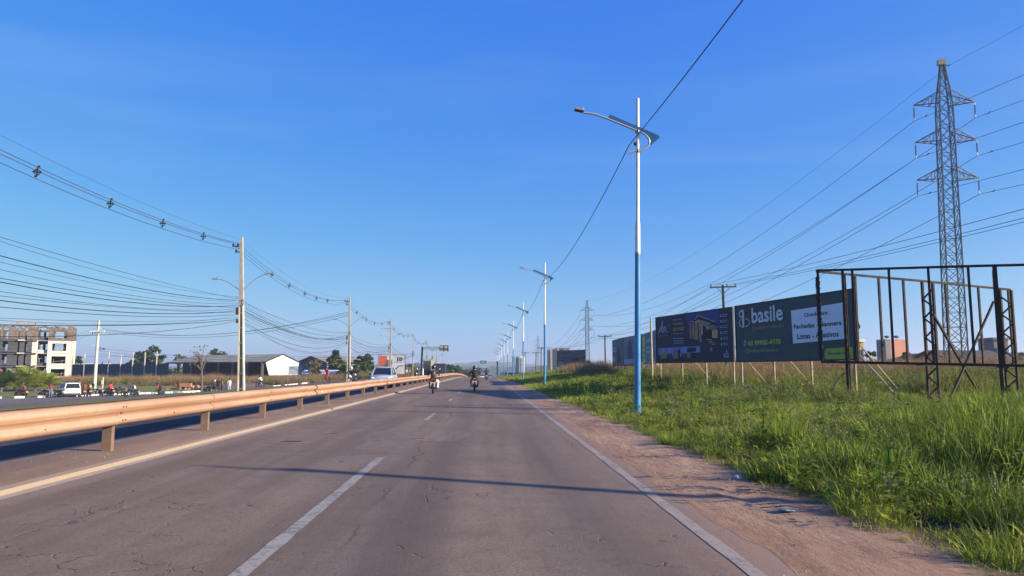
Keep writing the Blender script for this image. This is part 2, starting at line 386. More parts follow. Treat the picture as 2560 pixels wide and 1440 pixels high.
# dirt verge
m = bpy.data.materials.new('red_verge_dirt'); N = NT(m); P = N.pos(); X = N.xyz(P)
a1 = N.noise(P, 1.2, 6, .6, sc=(1,.25,1)); a2 = N.noise(P, 26, 8, .8); a3 = N.noise(P, 5, 6, .7, sc=(1.6,.35,1)); a4 = N.noise(P, 120, 3, .7)
c = N.mix(N.rng(a1,.3,.7), (.30,.175,.115), (.43,.275,.185)); c = N.mix(N.math('MULTIPLY', N.rng(a3,.45,.7), .6), c, (.20,.128,.093))
c = N.mix(N.math('MULTIPLY', N.rng(a2,.55,.75), .6), c, (.15,.10,.075)); c = N.mix(N.rng(a4,.68,.74), c, (.5,.42,.36))
c = N.mix(N.rng(X[0], 3.2, 3.9), c, (.07,.055,.035))
N.l(c, N.b.inputs['Base Color']); N.b.inputs['Roughness'].default_value = 1; N.b.inputs['Specular IOR Level'].default_value = .05; N.bump(N.math('ADD', N.math('MULTIPLY',a2,.6), a3), .9, .035)
def vz(x, y): return prof(y)+(.03*noise.noise(Vector((x*2.5,y*.7,2)))+.02)*sm(2.15,2.9,x)+.018*math.sin(x*13+.8*math.sin(y*.6))*sm(2.3,2.6,x)*(1-sm(3.0,3.3,x))+max(0,H(x,y)-prof(y))*sm(3,3.6,x)
strip('dirt_verge', 2.12, 4.4, 0, 140, .0012, m, .35, 10, lambda x,y,i,n: (.16*noise.noise(Vector((y*.6,1,1)))+.10*noise.noise(Vector((y*2.6,4,1)))) if i == 0 else 0, zf=vz, label='reddish dirt verge between the asphalt and the grass')
# ------------------------------------------------------------------ common materials
galv = mat('galvanised_steel', (.42,.43,.44), .45, .6, scale=8, amt=.3)
gal2 = mat('grey_painted_metal', (.30,.31,.33), .5, .2, scale=8)
dark = mat('dark_metal', (.03,.03,.033), .5, .3)
rust = mat('rusty_black_steel', (.014,.011,.010), .85, 0, c2=(.045,.030,.024), scale=7, bump=.3)
conc = mat('pole_concrete', (.34,.33,.31), .9, c2=(.25,.24,.22), scale=3, bump=.2, bscale=30)
concd = mat('recessed_concrete', (.20,.19,.18), .95, c2=(.13,.12,.11), scale=4)
cream = mat('pale_concrete', (.58,.54,.46), .85, c2=(.44,.40,.33), scale=2)
wood = mat('weathered_timber', (.20,.155,.115), .9, c2=(.10,.075,.055), scale=6, bump=.4)
woodd = mat('dark_timber_pole', (.075,.055,.045), .9, c2=(.045,.035,.03), scale=5)
palew = mat('pale_timber', (.42,.33,.23), .9, c2=(.24,.18,.12), scale=5)
black = mat('black_rubber', (.018,.018,.02), .8)
cab = mat('black_cable', (.022,.022,.025), .6)
alc = mat('aluminium_cable', (.10,.10,.105), .5, .3)
white = mat('white_paint', (.72,.72,.70), .45, c2=(.6,.6,.58))
bluep = mat('blue_pole_paint', (.05,.21,.42), .4, c2=(.04,.17,.35), scale=3)
finb = mat('blue_fin_sheet', (.015,.09,.24), .5, c2=(.013,.075,.2), scale=1)
glassd = mat('dark_glass', (.012,.015,.022), .08, spec=.6)
# ------------------------------------------------------------------ guardrail
m = bpy.data.materials.new('dusty_guardrail_steel'); N = NT(m); P = N.pos()
q1 = N.noise(P, 1.1, 5, .6, sc=(1,.35,2)); q2 = N.noise(P, 14, 6, .7); q3 = N.noise(P, 60, 3, .6)
c = N.mix(N.rng(q1,.35,.65), (.33,.19,.125), (.40,.25,.175)); c = N.mix(N.math('MULTIPLY', N.rng(q2,.52,.72), .6), c, (.22,.125,.085)); c = N.mix(N.math('MULTIPLY', N.rng(q3,.62,.72),.3), c, (.5,.34,.25))
hz_ = N.math('ABSOLUTE', N.math('SUBTRACT', N.xyz(N.n('ShaderNodeTexCoord').outputs['Object'])[2], .682)); c = N.mix(N.math('MULTIPLY', N.rng(hz_, .012, .05, 1, 0), .75), c, (.17,.085,.045))   # darker brown band along the fold
N.l(c, N.b.inputs['Base Color']); N.b.inputs['Roughness'].default_value = .72; N.b.inputs['Specular IOR Level'].default_value = .35
RAIL = m
postm = mat('dusty_post_steel', (.20,.13,.095), .8, c2=(.14,.092,.068), scale=6)
gr = empty('guardrail', (-6.24,0,0), label='dusty orange double sided steel guardrail along the median', cat='guardrail')
WP = [(0,.50),(.030,.502),(.088,.545),(.10,.575),(.088,.608),(.012,.662),(.004,.683),(.012,.704),(.088,.758),(.10,.79),(.088,.825),(.030,.868),(0,.872)]
def rail_mesh(sgn, L):
    b = MB(); rings = []
    prof2 = [(x,z) for x,z in WP]+[(x-.006,z) for x,z in WP[::-1]]
    for y in (0, L): rings.append([Vector((sgn*(.105+x), y, z)) for x,z in prof2])
    b.loft(rings); return b
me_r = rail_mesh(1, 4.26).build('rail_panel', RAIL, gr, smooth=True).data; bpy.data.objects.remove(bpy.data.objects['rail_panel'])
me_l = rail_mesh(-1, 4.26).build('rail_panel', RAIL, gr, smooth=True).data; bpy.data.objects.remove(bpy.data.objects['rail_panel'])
pb = MB(); pb.box((0,0,.40),(.15,.008,.72)); pb.box((-.071,.05,.40),(.008,.10,.72)); pb.box((.071,.05,.40),(.008,.10,.72)); pb.box((0,.02,.68),(.21,.05,.28))
me_p = pb.build('post', postm, gr).data; bpy.data.objects.remove(bpy.data.objects['post'])
bb = MB(); bb.box((0,0,0),(.016,.03,.02))
me_b = bb.build('bolt', black, gr).data; bpy.data.objects.remove(bpy.data.objects['bolt'])
def link(name, me, parent, loc, rz=0):
    o = bpy.data.objects.new(name, me); COL.objects.link(o); o.parent = parent; o.location = loc; o.rotation_euler = (0,0,rz); return o
for k in range(-3, 66):
    y = 12.6+4.22*k; z = prof(y)
    pz = R(rnd.uniform(-2,2)); p = link('post', me_p, gr, (rnd.uniform(-.01,.01), y, z), pz)
    for me, nm in ((me_r,'rail_panel'),(me_l,'rail_panel')):
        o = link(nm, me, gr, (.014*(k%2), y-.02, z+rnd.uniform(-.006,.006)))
        o.rotation_euler = (math.atan2(prof(y+4.2)-z, 4.2)+R(rnd.uniform(-.08,.08)), 0, 0)
    if k < 26:
        for q_ in ((.118,.02,.685),(.208,2.1,.585),(.118,.18,.685),(.206,.06,.575),(.206,.16,.575),(.206,.06,.79),(.206,.16,.79)): link('bolt', me_b, gr, (q_[0], y+q_[1], z+q_[2]))
rf = MB(); rf.box((0,0,0),(.02,.14,.08)); rf.box((.012,0,0),(.01,.10,.05), mi=1)
for y in (27.6,):
    rf.build('reflector', [mat('grimy_reflector',(.75,.6,.35),.4), mat('reflector_face',(.85,.75,.5),.2)], gr, loc=(.20,y,.60))
# ------------------------------------------------------------------ blue and white street lamps
def lamp_post(h=10.12):
    r = empty('street_lamp')
    b = MB(); b.tube([(0,0,-.3),(0,0,5.1)],[.105,.082],14); b.build('lower_pole', bluep, r, smooth=True)
    b = MB(); b.tube([(0,0,5.1),(0,0,6.05),(0,0,6.1),(0,0,h-.02),(0,0,h)],[.082,.076,.058,.050,.03],14); b.build('upper_pole', white, r, smooth=True)
    b = MB(); b.tube([(0,0,5.04),(0,0,5.12)],[.095,.09],14); b.build('collar', gal2, r)
    s = 1/79.5; cz = 238
    def q(px, py): return ((px-1594)*s, h-(py-238)*s)
    pts = [q(*p) for p in [(1455,282),(1470,283),(1487,286),(1510,294),(1540,306),(1595,328),(1612,336),(1620,345),(1623,354),(1620,364),(1611,371),(1596,376),(1570,384)]]
    b = MB(); b.tube([(x,-.10,z) for x,z in pts], .032, 10); b.build('curved_arm', mat('grey_arm_tube',(.36,.36,.38),.4,.2), r, smooth=True)
    fin = [q(*p) for p in [(1519,290),(1521,287),(1526,287),(1642,336),(1646,338),(1648,342),(1646,346),(1625,364),(1624,352),(1619,342),(1611,334),(1597,327),(1560,313),(1521,297),(1518,293)]]
    b = MB(); b.prism([(x,-.115,z) for x,z in fin],(0,.03,0)); b.build('fin', finb, r)
    x0, z0 = q(1444,277)
    b = MB(); b.box((x0+.02,-.10,z0+.03),(.30,.24,.06)); b.box((x0-.02,-.10,z0-.005),(.27,.20,.02),mi=1); b.tube([(x0+.10,-.1,z0+.06),(x0+.10,-.1,z0+.12)],.035,8)
    rot = Matrix.Translation((x0,-.1,z0))@Matrix.Rotation(R(12),4,'Y')@Matrix.Translation((-x0,.1,-z0)); b.v = [tuple(rot@Vector(v)) for v in b.v]
    b.build('lamp_head', [gal2, mat('lamp_lens',(.10,.075,.06),.2)], r)
    b = MB()
    for zz in (328, 378): x1, z1 = q(1594, zz); b.tube([(0,-.12,z1-.04),(0,-.12,z1+.04)], .03, 8); b.box((0,-.06,z1),(.18,.12,.05))
    b.build('bracket', gal2, r)
    x1, z1 = q(1586,358); b = MB(); b.ell((x1+.02,0,z1),(.05,.05,.07),6,4); b.box((x1+.08,0,z1),(.12,.03,.03)); b.build('insulator', black, r)
    return r
lamp_y = [22.8,59.3,94.5,130,165,200,237,272,306,340]
words = ['nearest','second nearest','third','fourth','fifth','sixth','seventh','eighth','ninth','tenth']
lamp0 = lamp_post(); LT = []
for i, y in enumerate(lamp_y):
    o = lamp0 if i == 0 else clone(lamp0)
    x = 4.62 if i else 4.62; z = max(H(x,y), prof(y))-.05
    if i >= 5: z += .9*(i-4)   # the poles past the crest stand on a bank
    o.location = (x, y, z-.02); o.rotation_euler = (0, R(1.1) if i == 0 else R(.4), R(-2))
    tag(o, ('blue and white street lamp with blue fin, %s along the grass verge' % words[i]) if i < 8 else 'tiny far blue and white street lamp, %s along the verge' % words[i], 'street lamp', 'street lamps with curved arms along the verge')
    LT.append(Vector((x-.1, y, z+8.56)))
# ------------------------------------------------------------------ cables
def sagline(a, b, sag, n=14):
    a = Vector(a); b = Vector(b); return [a.lerp(b, t/n)-Vector((0,0,4*sag*(t/n)*(1-t/n))) for t in range(n+1)]
def cable(name, a, b, sag, r, m, label, group, n=14, parent=None, cat='cable'):
    o = MB().tube(sagline(a,b,sag,n), r, 4, cap=False).build(name, m, parent, smooth=True)
    if parent is None: tag(o, label, cat, group)
    return o
for i in range(-1, 5):
    a = Vector((LT[0].x, -13.5, LT[0].z-.55)) if i < 0 else LT[i]
    lb = 'black twisted cable rising from the nearest street lamp out of the top of the picture' if i < 0 else 'black twisted cable hanging between the %s and %s street lamps' % (words[i], words[i+1])
    cable('lamp_cable', a, LT[i+1], .75 if i >= 0 else .55, .016, cab, lb, 'cables between the street lamps', 24)
# ------------------------------------------------------------------ concrete distribution poles on the left
def concrete_pole(h=9.35, arms=True, bracket=True, cross=False):
    r = empty('utility_pole'); zt = h; zm = h*.56
    wid = lambda z: .20-(.20-.075)*z/h
    b = MB()
    for s in (-1,1):
        b.loft([[Vector((s*wid(z)-s*.035+dx, dy, z)) for dx,dy in ((-.035,-.12+.004*z),(.035,-.12+.004*z),(.035,.12-.004*z),(-.035,.12-.004*z))] for z in (-2.0, zm)])
    b.build('flange', cream, r)
    b = MB(); b.loft([[Vector((dx*wid(z), dy, z)) for dx,dy in ((-.86,-.03),(.86,-.03),(.86,.03),(-.86,.03))] for z in (-2.0, zm)])
    b.build('web', concd, r)
    b = MB()
    for z in np.arange(.3, zm, .9): b.box((0,-.05,z),(2*wid(z)-.13,.10,.05))
    b.build('rung', conc, r)
    b = MB(); b.loft([[Vector((dx*wid(z), dy, z)) for dx,dy in ((-1,-.11),(1,-.11),(1,.11),(-1,.11))] for z in (zm, h)]); b.build('upper_shaft', conc, r)
    if bracket:
        b = MB(); b.beam((0,0,h-.52),(-.55,0,h-.52),.05); b.beam((0,0,h-.88),(-.38,0,h-.88),.05); b.beam((0,0,h-.75),(-.40,0,h-.54),.03); b.build('bracket', dark, r)
        for x,z in ((-.5,h-.42),(-.22,h-.42),(-.32,h-.78)):
            b = MB(); b.tube([(x,0,z-.08),(x,0,z-.03),(x,0,z),(x,0,z+.04),(x,0,z+.08)],[.025,.07,.045,.06,.02],8); b.build('insulator', mat('brown_insulator',(.06,.04,.035),.3), r)
    if cross:
        b = MB(); b.beam((-1.5,0,h-1.45),(.55,0,h-1.45),.10,.10); b.beam((-.9,0,h-1.45),(0,0,h-2.0),.04); b.build('crossarm', conc, r)
        for x in (-1.3,-.9,-.45):
            b = MB(); b.tube([(x,0,h-1.55),(x,0,h-1.85)],[.06,.035],8); b.build('fuse_cutout', galv, r)
    if arms:
        for s, L, up in ((1,1.45,.95),(-1,1.30,.72)):
            z0 = 6.15; b = MB()
            pts = [(s*(.12+L*t), 0, z0+up*(1-(1-t)**1.7)) for t in (0,.2,.4,.6,.8,1)]
            b.tube(pts, .024, 6); b.build('lamp_arm', galv, r, smooth=True)
            b = MB(); e = pts[-1]; b.box((e[0]+s*.14,0,e[2]+.02),(.36,.16,.07)); b.box((e[0]-s*.02,0,e[2]+.09),(.09,.09,.10)); b.build('lamp_head', galv, r)
    b = MB(); b.torus((.12,-.16,5.4),.16,.025,'x',14,5); b.build('cable_coil', black, r)
    b = MB(); b.box((-.20,-.10,4.9),(.14,.22,.42)); b.box((-.22,-.1,4.3),(.10,.14,.22)); b.build('junction_box', mat('dark_plastic_box',(.04,.042,.045),.6), r)
    return r
PX = -15.05
pole_y = [9, 44.6, 80.5, 115.5, 152, 188, 223, 256]
PZ = [0,0,-.05,-.1,-.25,-.55,-1.2,-2.0]
pA = concrete_pole(); pB = concrete_pole(cross=True); pC = concrete_pole(arms=True)
lab = ['','concrete utility pole with two lamp arms, nearest behind the guardrail','concrete utility pole with two lamp arms behind the oncoming motorcyclist','concrete utility pole with crossarm in front of the white billboard','dark utility pole just right of the white billboard','thin utility pole behind the overhead sign gantry','thin utility pole right of the sign gantry','farthest thin utility pole of the left row']
use = [None, pA, None, pB, None, None, None, None]
for i in range(1, 8):
    o = use[i] or clone(pA)
    o.location = (PX+(0,.58,.25,.1,0,.1,0,0)[i], pole_y[i], PZ[i]); o.rotation_euler = (0, R((0,-2.1,-.5,.2,0.5,-1,.6,.3)[i]), 0)
    if i == 4: o.scale = (.55,.9,.98)
    tag(o, lab[i], 'utility pole', 'concrete utility poles beside the opposite carriageway')
for ch in [c for c in bpy.data.objects if c == pC]:
    for k in list(pC.children): bpy.data.objects.remove(k)
    bpy.data.objects.remove(pC)
def ptop(i, dx, dz): return Vector((PX+dx+ (.24 if i == 1 else .1), pole_y[i], PZ[i]+9.35+dz))
pd = ['left edge of the picture','nearest','second','third','fourth','fifth','sixth','seventh']
spacer = MB(); spacer.beam((-.17,0,.0),(.17,0,.0),.045); spacer.beam((0,0,-.2),(0,0,.22),.045); spacer.beam((-.17,0,0),(0,0,.14),.03); spacer.beam((.17,0,0),(0,0,.14),.03); spacer.beam((-.15,0,0),(0,0,-.17),.03); spacer.beam((.15,0,0),(0,0,-.17),.03); spacer.box((.04,0,.24),(.10,.05,.07)); spacer.box((-.04,0,-.2),(.08,.05,.06))
sp_me = spacer.build('spacer', dark).data; bpy.data.objects.remove(bpy.data.objects['spacer'])
for i in range(0, 6):
    a0 = ptop(i, 0, 0); b0 = ptop(i+1, 0, 0); sg = .85 if i == 0 else 1.15
    root = empty('power_line', ((a0+b0)/2).to_tuple(), label='grey bundled power line with spacers between the %s and %s concrete poles' % (pd[i], pd[i+1]) if i else 'grey bundled power line with spacers from the nearest concrete pole to the left edge', cat='power line', group='bundled power lines with spacers on the left poles')
    org = root.location
    for dx, dz in ((-.5,-.34),(-.22,-.34),(-.32,-.70)):
        cable('conductor', ptop(i,dx,dz)-org, ptop(i+1,dx,dz)-org, sg, .014, alc, None, None, 20, root)
    cable('messenger_wire', ptop(i,-.05,-.1)-org, ptop(i+1,-.05,-.1)-org, sg*.85, .006, alc, None, None, 20, root)
    for t in ([.03,.17,.31,.45,.587,.722,.86] if i == 0 else ([.22,.35,.49,.61,.74] if i == 1 else [.2,.4,.6,.8])):
        p = ptop(i,-.36,-.44).lerp(ptop(i+1,-.36,-.44), t)-Vector((0,0,4*sg*t*(1-t)))-org
        o = link('spacer', sp_me, root, p, R(8)); o.rotation_euler = (R(rnd.uniform(-8,8)), 0, R(10)); o.scale = (.82,.82,.82) if i == 0 else (.75,.75,.75)
r2 = random.Random(5)
ordn = ['topmost','second from top','third from top','fourth from top','fifth from top','sixth from top','seventh from top','eighth from top','ninth from top','tenth from top','fifth lowest','fourth lowest','third lowest','second lowest','lowest']
for i in range(0, 6):
    for k in range(15 if i < 2 else (9 if i < 4 else 4)):
        za = 5.9-.17*k+r2.uniform(-.05,.05) if i < 2 else 5.6-.22*k; zb = 5.75-.12*k+r2.uniform(-.08,.08)
        if i == 0: za = 6.3-.30*k+r2.uniform(-.1,.1); zb = 5.75-.105*k
        if i == 1: za = 5.8-.10*k; zb = 5.6-.085*k
        sg = r2.uniform(.35,.9) if i == 0 else r2.choice([.5,.7,.9,1.2,1.5,1.9])
        cable('telecom_cable', (PX+.15+r2.uniform(-.15,.15), pole_y[i], PZ[i]+za), (PX+.12+r2.uniform(-.1,.1), pole_y[i+1], PZ[i+1]+zb), sg, r2.choice([.006,.008,.011,.015]), cab,
              '%s black telecom cable %s' % (ordn[k], ('from the nearest concrete pole off the left edge' if i == 0 else 'between the %s and %s concrete poles' % (pd[i], pd[i+1]))), 'telecom cables %s' % ('left of the nearest concrete pole' if i == 0 else 'between concrete poles %s' % pd[i+1]), 16)
# white service pole further left with crossarm
wz = H(at(240,960,104).x, at(240,960,104).y)
r = empty('utility_pole', (at(236,960,104).x, at(236,960,104).y, wz), label='pale grey concrete pole with a white crossarm near the parked motorcycles', cat='utility pole')
WPL = r.location.copy()
b = MB(); b.tube([(0,0,-.3),(.1,0,10.1)],[.26,.14],10); b.build('shaft', cream, r, smooth=True)
b = MB(); b.beam((-1.0,-.2,8.55),(1.05,-.2,8.55),.2,.2); b.beam((.75,0,8.55),(.3,0,9.1),.05); b.build('crossarm', white, r)
for x in (-.7,-.35,-.05): MB().tube([(x,0,8.48),(x,0,8.1)],[.06,.04],6).build('fuse_cutout', dark, r)
b = MB(); b.torus((.55,0,6.1),.2,.03,'x',12,5); b.build('cable_coil', black, r); MB().box((1.0,0,6.1),(.25,.2,.2)).build('cable_box', dark, r)
MB().box((-.55,0,6.6),(.25,.12,.12)).build('camera_box', white, r)
P2 = Vector((PX+.1, pole_y[2], 7.6))
for k,(dz,sg) in enumerate(((0,1.6),(.35,1.5),(.7,1.7))):
    cable('service_cable', WPL+Vector((.35,0,8.6+dz*.6)), P2+Vector((0,0,-.35+dz*.6)), sg, .018, cab, ('lowest','middle','uppermost')[k]+' black service cable from the pale pole to the second concrete pole', 'service cables to the pale pole', 20)
for k in range(3):
    cable('service_cable', WPL+Vector((.3,0,9.2-.3*k)), at(-60,(880+12*k),120), .8, .014, cab, ('uppermost','middle','lowest')[k]+' thin cable from the pale pole towards the unfinished block', 'service cables behind the pale pole', 12)
    cable('service_cable', WPL+Vector((.3,0,6.2-.4*k)), Vector((PX,pole_y[3],4.6-.3*k)), 1.3, .014, cab, ('uppermost','middle','lowest')[k]+' thin low cable from the pale pole to the third concrete pole', 'low cables from the pale pole', 16)
# ------------------------------------------------------------------ lattice towers
ARM = (26.9, 23.0, 19.1)
def lattice_tower(h=31.0, w=1.3, detail=1):
    r = empty('lattice_tower'); base = .98
    lv = []; z = 0
    def hw(z): return (w/2)*(1.25-.32*z/27) if z < 27 else (w/2)*.93*(1-(z-27)/(h-27)*.72)
    while z < h-.01:
        lv.append(z); z += 1.45
    lv.append(h)
    bt = MB(); br = MB(); cs = [(-1,-1),(1,-1),(1,1),(-1,1)]
    for a, c in zip(lv, lv[1:]):
        A = [Vector((x*hw(a), y*hw(a), a)) for x,y in cs]; C = [Vector((x*hw(c), y*hw(c), c)) for x,y in cs]
        for k in range(4):
            bt.beam(A[k], C[k], .11 if detail else .16)
            br.beam(A[k], C[(k+1)%4], .05 if detail else .1); br.beam(A[(k+1)%4], C[k], .05 if detail else .1)
        for k in range(4): br.beam(C[k], C[(k+1)%4], .05)
    bt.build('tower_legs', MT, r); br.build('lattice_bracing', MT, r, kind='stuff')
    for zi, za in enumerate(ARM):
        for s in (-1,1):
            L = 2.8; b = MB(); e = Vector((s*L,0,za+.1)); hh = hw(za)
            for y in (-hh, hh):
                b.beam((s*hh,y,za+1.25),e,.075); b.beam((s*hh,y,za),e,.075)
                for t in (.3,.6): 
                    top = Vector((s*hh,y,za+1.25)).lerp(e,t); bot = Vector((s*hh,y,za)).lerp(e,t); b.beam(top,bot,.04); b.beam(bot, Vector((s*hh,y,za+1.25)).lerp(e,t-.28),.04)
            for t in (.3,.6): b.beam(Vector((s*hh,-hh,za)).lerp(e,t), Vector((s*hh,hh,za)).lerp(e,t), .04)
            b.build('crossarm', MT, r)
            b = MB(); b.tube([e-Vector((0,0,.05)),e-Vector((0,0,.35))],.03,5)
            for q in range(8): zq = .35+q*.12; b.tube([e-Vector((0,0,zq)),e-Vector((0,0,zq+.07))],[.085,.05],7)
            b.tube([e-Vector((0,0,1.3)),e-Vector((0,0,1.62))],[.03,.07],5); b.build('insulator', mat('insulator_glass',(.05,.045,.05),.3), r)
    b = MB(); b.beam((-.1,0,h),(.75,0,h),.09); b.build('peak_bracket', MT, r)
    if detail: MB().box((-.05,0,h+.32),(.72,.5,.55)).build('marker_box', mat('tan_box',(.50,.36,.20),.7), r)
    return r
MT = mat('tower_galvanised', (.11,.11,.115), .6, .25, c2=(.06,.06,.065), scale=3)
tw = [at(2392,925,72.5), at(1469,925,293), at(1345,925,600), at(1309,925,1100)]
TW = []
t0 = lattice_tower(); t1 = lattice_tower(detail=0)
tl = ['tall lattice transmission tower with tan box on its peak behind the black billboard frame','slim lattice transmission tower right behind the dark car billboard','hazy lattice transmission tower above the wooden poles, second farthest','faintest farthest lattice transmission tower near the pale silos']
for i, p in enumerate(tw):
    o = (t0, t1)[i] if i < 2 else clone(t1); z = H(p.x,p.y)-.1 if i < 2 else CAMH-1.5-i
    o.location = (p.x, p.y, z+(0 if i else .3)); o.rotation_euler = (0, R(.9) if i == 0 else 0, R(-14 if i == 0 else -4)); tag(o, tl[i], 'transmission tower', 'lattice towers of the high voltage line'); TW.append(o)
bpy.context.view_layer.update()
def tarm(i, s, za): return TW[i].matrix_world@Vector((s*2.8,0,za-1.55))
prev = Vector((TW[0].location.x+9, -190, TW[0].location.z))
for s in (-1,1):
    for za in ARM:
        a = prev+Vector((s*2.8,0,za-1.5)); sd = 'left' if s < 0 else 'right'; lvl = ('top','middle','bottom')[ARM.index(za)]
        cable('transmission_wire', a, tarm(0,s,za), 5.5, .022, cab, 'high voltage wire from the %s %s arm of the near tower towards the right edge' % (lvl, sd), 'high voltage wires', 30, cat='power line')
        cable('transmission_wire', tarm(0,s,za), tarm(1,s,za), 6.5, .03, cab, 'high voltage wire from the %s %s arm of the near tower to the second tower' % (lvl, sd), 'high voltage wires', 40, cat='power line')
        cable('transmission_wire', tarm(1,s,za), tarm(2,s,za), 8, .05, cab, '%s high voltage wire on the %s arms between the two hazy middle towers' % (sd, lvl), 'far high voltage wires', 20, cat='power line')
top0 = TW[0].matrix_world@Vector((.7,0,31.0)); top1 = TW[1].matrix_world@Vector((.7,0,31.0))
cable('transmission_wire', prev+Vector((0,0,31)), top0, 4, .014, cab, 'thin earth wire from the peak of the near tower towards the upper right corner', 'earth wires', 24, cat='power line')
cable('transmission_wire', top0, top1, 5, .016, cab, 'thin earth wire from the peak of the near tower to the second tower', 'earth wires', 30, cat='power line')
for s in (-1,1):
    for za in ARM:
        for (i2, t) in ((0,.018),):
            a = tarm(0,s,za); d = (prev-TW[0].location).normalized(); p = a+d*1.9-Vector((0,0,.05)); b = MB(); b.box((0,0,-.08),(.03,.42,.03)); b.box((0,-.2,-.08),(.09,.12,.09)); b.box((0,.2,-.08),(.09,.12,.09))
            o = b.build('vibration_damper', dark, TW[0]); o.location = TW[0].matrix_world.inverted()@p
# ------------------------------------------------------------------ wooden T poles and their three wires
def tpole(h, w=2.5):
    r = empty('wooden_utility_pole'); b = MB(); b.tube([(0,0,-.3),(.12,0,h)],[.17,.12],9); b.build('shaft', woodd, r, smooth=True)
    b = MB(); b.beam((.12-w/2,-.12,h-.22),(.12+w/2,-.12,h-.22),.10,.13); b.beam((-.5,-.1,h-.25),(.1,-.1,h-.9),.04); b.beam((.75,-.1,h-.25),(.15,-.1,h-.9),.04); b.build('crossarm', woodd, r)
    for x in (-w/2+.12, w/2-.12, .35): MB().tube([(.12+x,-.12,h-.15),(.12+x,-.12,h),(.12+x,-.12,h+.08)],[.03,.07,.03],7).build('insulator', mat('insulator_glass',(.05,.045,.05),.3), r)
    return r
ty = [(1810,712,70),(1513,838,135),(1352,868,205),(1338,880,225),(1312,880,262)]
tn = ['wooden utility pole with crossarm rising behind the dark villa billboard','wooden utility pole with crossarm left of the pair of grey billboards','distant wooden T pole left of the second tower','distant thinner wooden T pole beside the second tower','farthest wooden T pole next to the pale silos']
tp0 = tpole(9.2); TP = []
for i, (px, py, z) in enumerate(ty):
    p = at(px, py, z); o = tp0 if i == 0 else clone(tp0); zb = p.z-9.2; o.location = (p.x, p.y, zb); o.rotation_euler = (0, R((-1.5,-1.2,0,1,0)[i]), R(-6)); tag(o, tn[i], 'utility pole', 'wooden utility poles on the right'); TP.append(p+Vector((0,0,-.1)))
o = clone(tp0); o.location = (18.3,.6,.3); o.rotation_euler = (R(-17),R(3),R(-20)); o.scale = (.85,.85,.83); tag(o, 'wooden utility pole beside the right verge whose long shadow crosses the road', 'utility pole', 'wooden utility poles on the right')
src = Vector((27,-30,9.6))
for k, dx in enumerate((-1.1,.45,1.2)):
    for i, (a, c) in enumerate([(src, TP[0]),(TP[0],TP[1]),(TP[1],TP[2]),(TP[2],TP[4])]):
        cable('distribution_wire', a+Vector((dx,0,.1)), c+Vector((dx,0,.1)), 1.3 if i == 0 else 1.1, .014 if i == 0 else .016, cab,
              '%s overhead wire %s' % (('left','middle','right')[k], ('from the right edge to the wooden pole behind the villa billboard','leaving the wooden pole behind the villa billboard to the next one','between the wooden poles near the second tower','to the farthest wooden pole near the silos')[i]), 'overhead wires of wooden pole span %s' % ('one','two','three','four')[i], 18)
# ------------------------------------------------------------------ billboards
def plane_M(p0, p1, z0):
    """frame at the lower left corner of a board seen from the road: x along the board, y into it, z up"""
    u = Vector((p1.x-p0.x, p1.y-p0.y, 0)); L = u.length; u.normalize(); n = Vector((0,0,1)).cross(u)
    M = Matrix(((u.x,n.x,0,p0.x),(u.y,n.y,0,p0.y),(0,0,1,z0),(0,0,0,1))); return M, L
def flat(mcol, name, polys, layer, parent, M=None):
    b = MB()
    for pl in polys: b.poly([Vector((x,-.035-.005*layer,z)) for x,z in pl])
    return b.build(name, mcol, parent)
def rect(x,z,w,h): return [(x,z),(x+w,z),(x+w,z+h),(x,z+h)]
def disc(x,z,r,n=14,rz=None): return [(x+r*math.cos(2*math.pi*k/n), z+(rz or r)*math.sin(2*math.pi*k/n)) for k in range(n)]
def ringp(x,z,r,w,n=16,rz=None):
    rz = rz or r; out = []
    for k in range(n):
        a=2*math.pi*k/n; c=2*math.pi*(k+1)/n
        out.append([(x+r*math.cos(a),z+rz*math.sin(a)),(x+(r-w)*math.cos(a),z+(rz-w)*math.sin(a)),(x+(r-w)*math.cos(c),z+(rz-w)*math.sin(c)),(x+r*math.cos(c),z+rz*math.sin(c))])
    return out
def text(s, x, z, w, h, mcol, layer, parent, bold=0.0, space=1.0):
    cu = bpy.data.curves.new('txt','FONT'); cu.body = s; cu.size = 1; cu.offset = bold; cu.space_character = space; cu.resolution_u = 3
    o = bpy.data.objects.new('txt', cu); COL.objects.link(o); bpy.context.view_layer.update()
    me = bpy.data.meshes.new_from_object(o.evaluated_get(bpy.context.evaluated_depsgraph_get())); bpy.data.objects.remove(o); bpy.data.curves.remove(cu)
    co = np.empty(len(me.vertices)*3); me.vertices.foreach_get('co', co); co = co.reshape(-1,3)
    mn = co.min(0); mx = co.max(0); sx = w/(mx[0]-mn[0]); sz = h/(mx[1]-mn[1])
    out = np.stack([x+(co[:,0]-mn[0])*sx, np.full(len(co), -.035-.005*layer), z+(co[:,1]-mn[1])*sz], 1)
    me.vertices.foreach_set('co', out.ravel()); me.materials.clear(); me.materials.append(mcol); me.update()
    t = bpy.data.objects.new('printed_text', me); COL.objects.link(t); t.parent = parent; return t
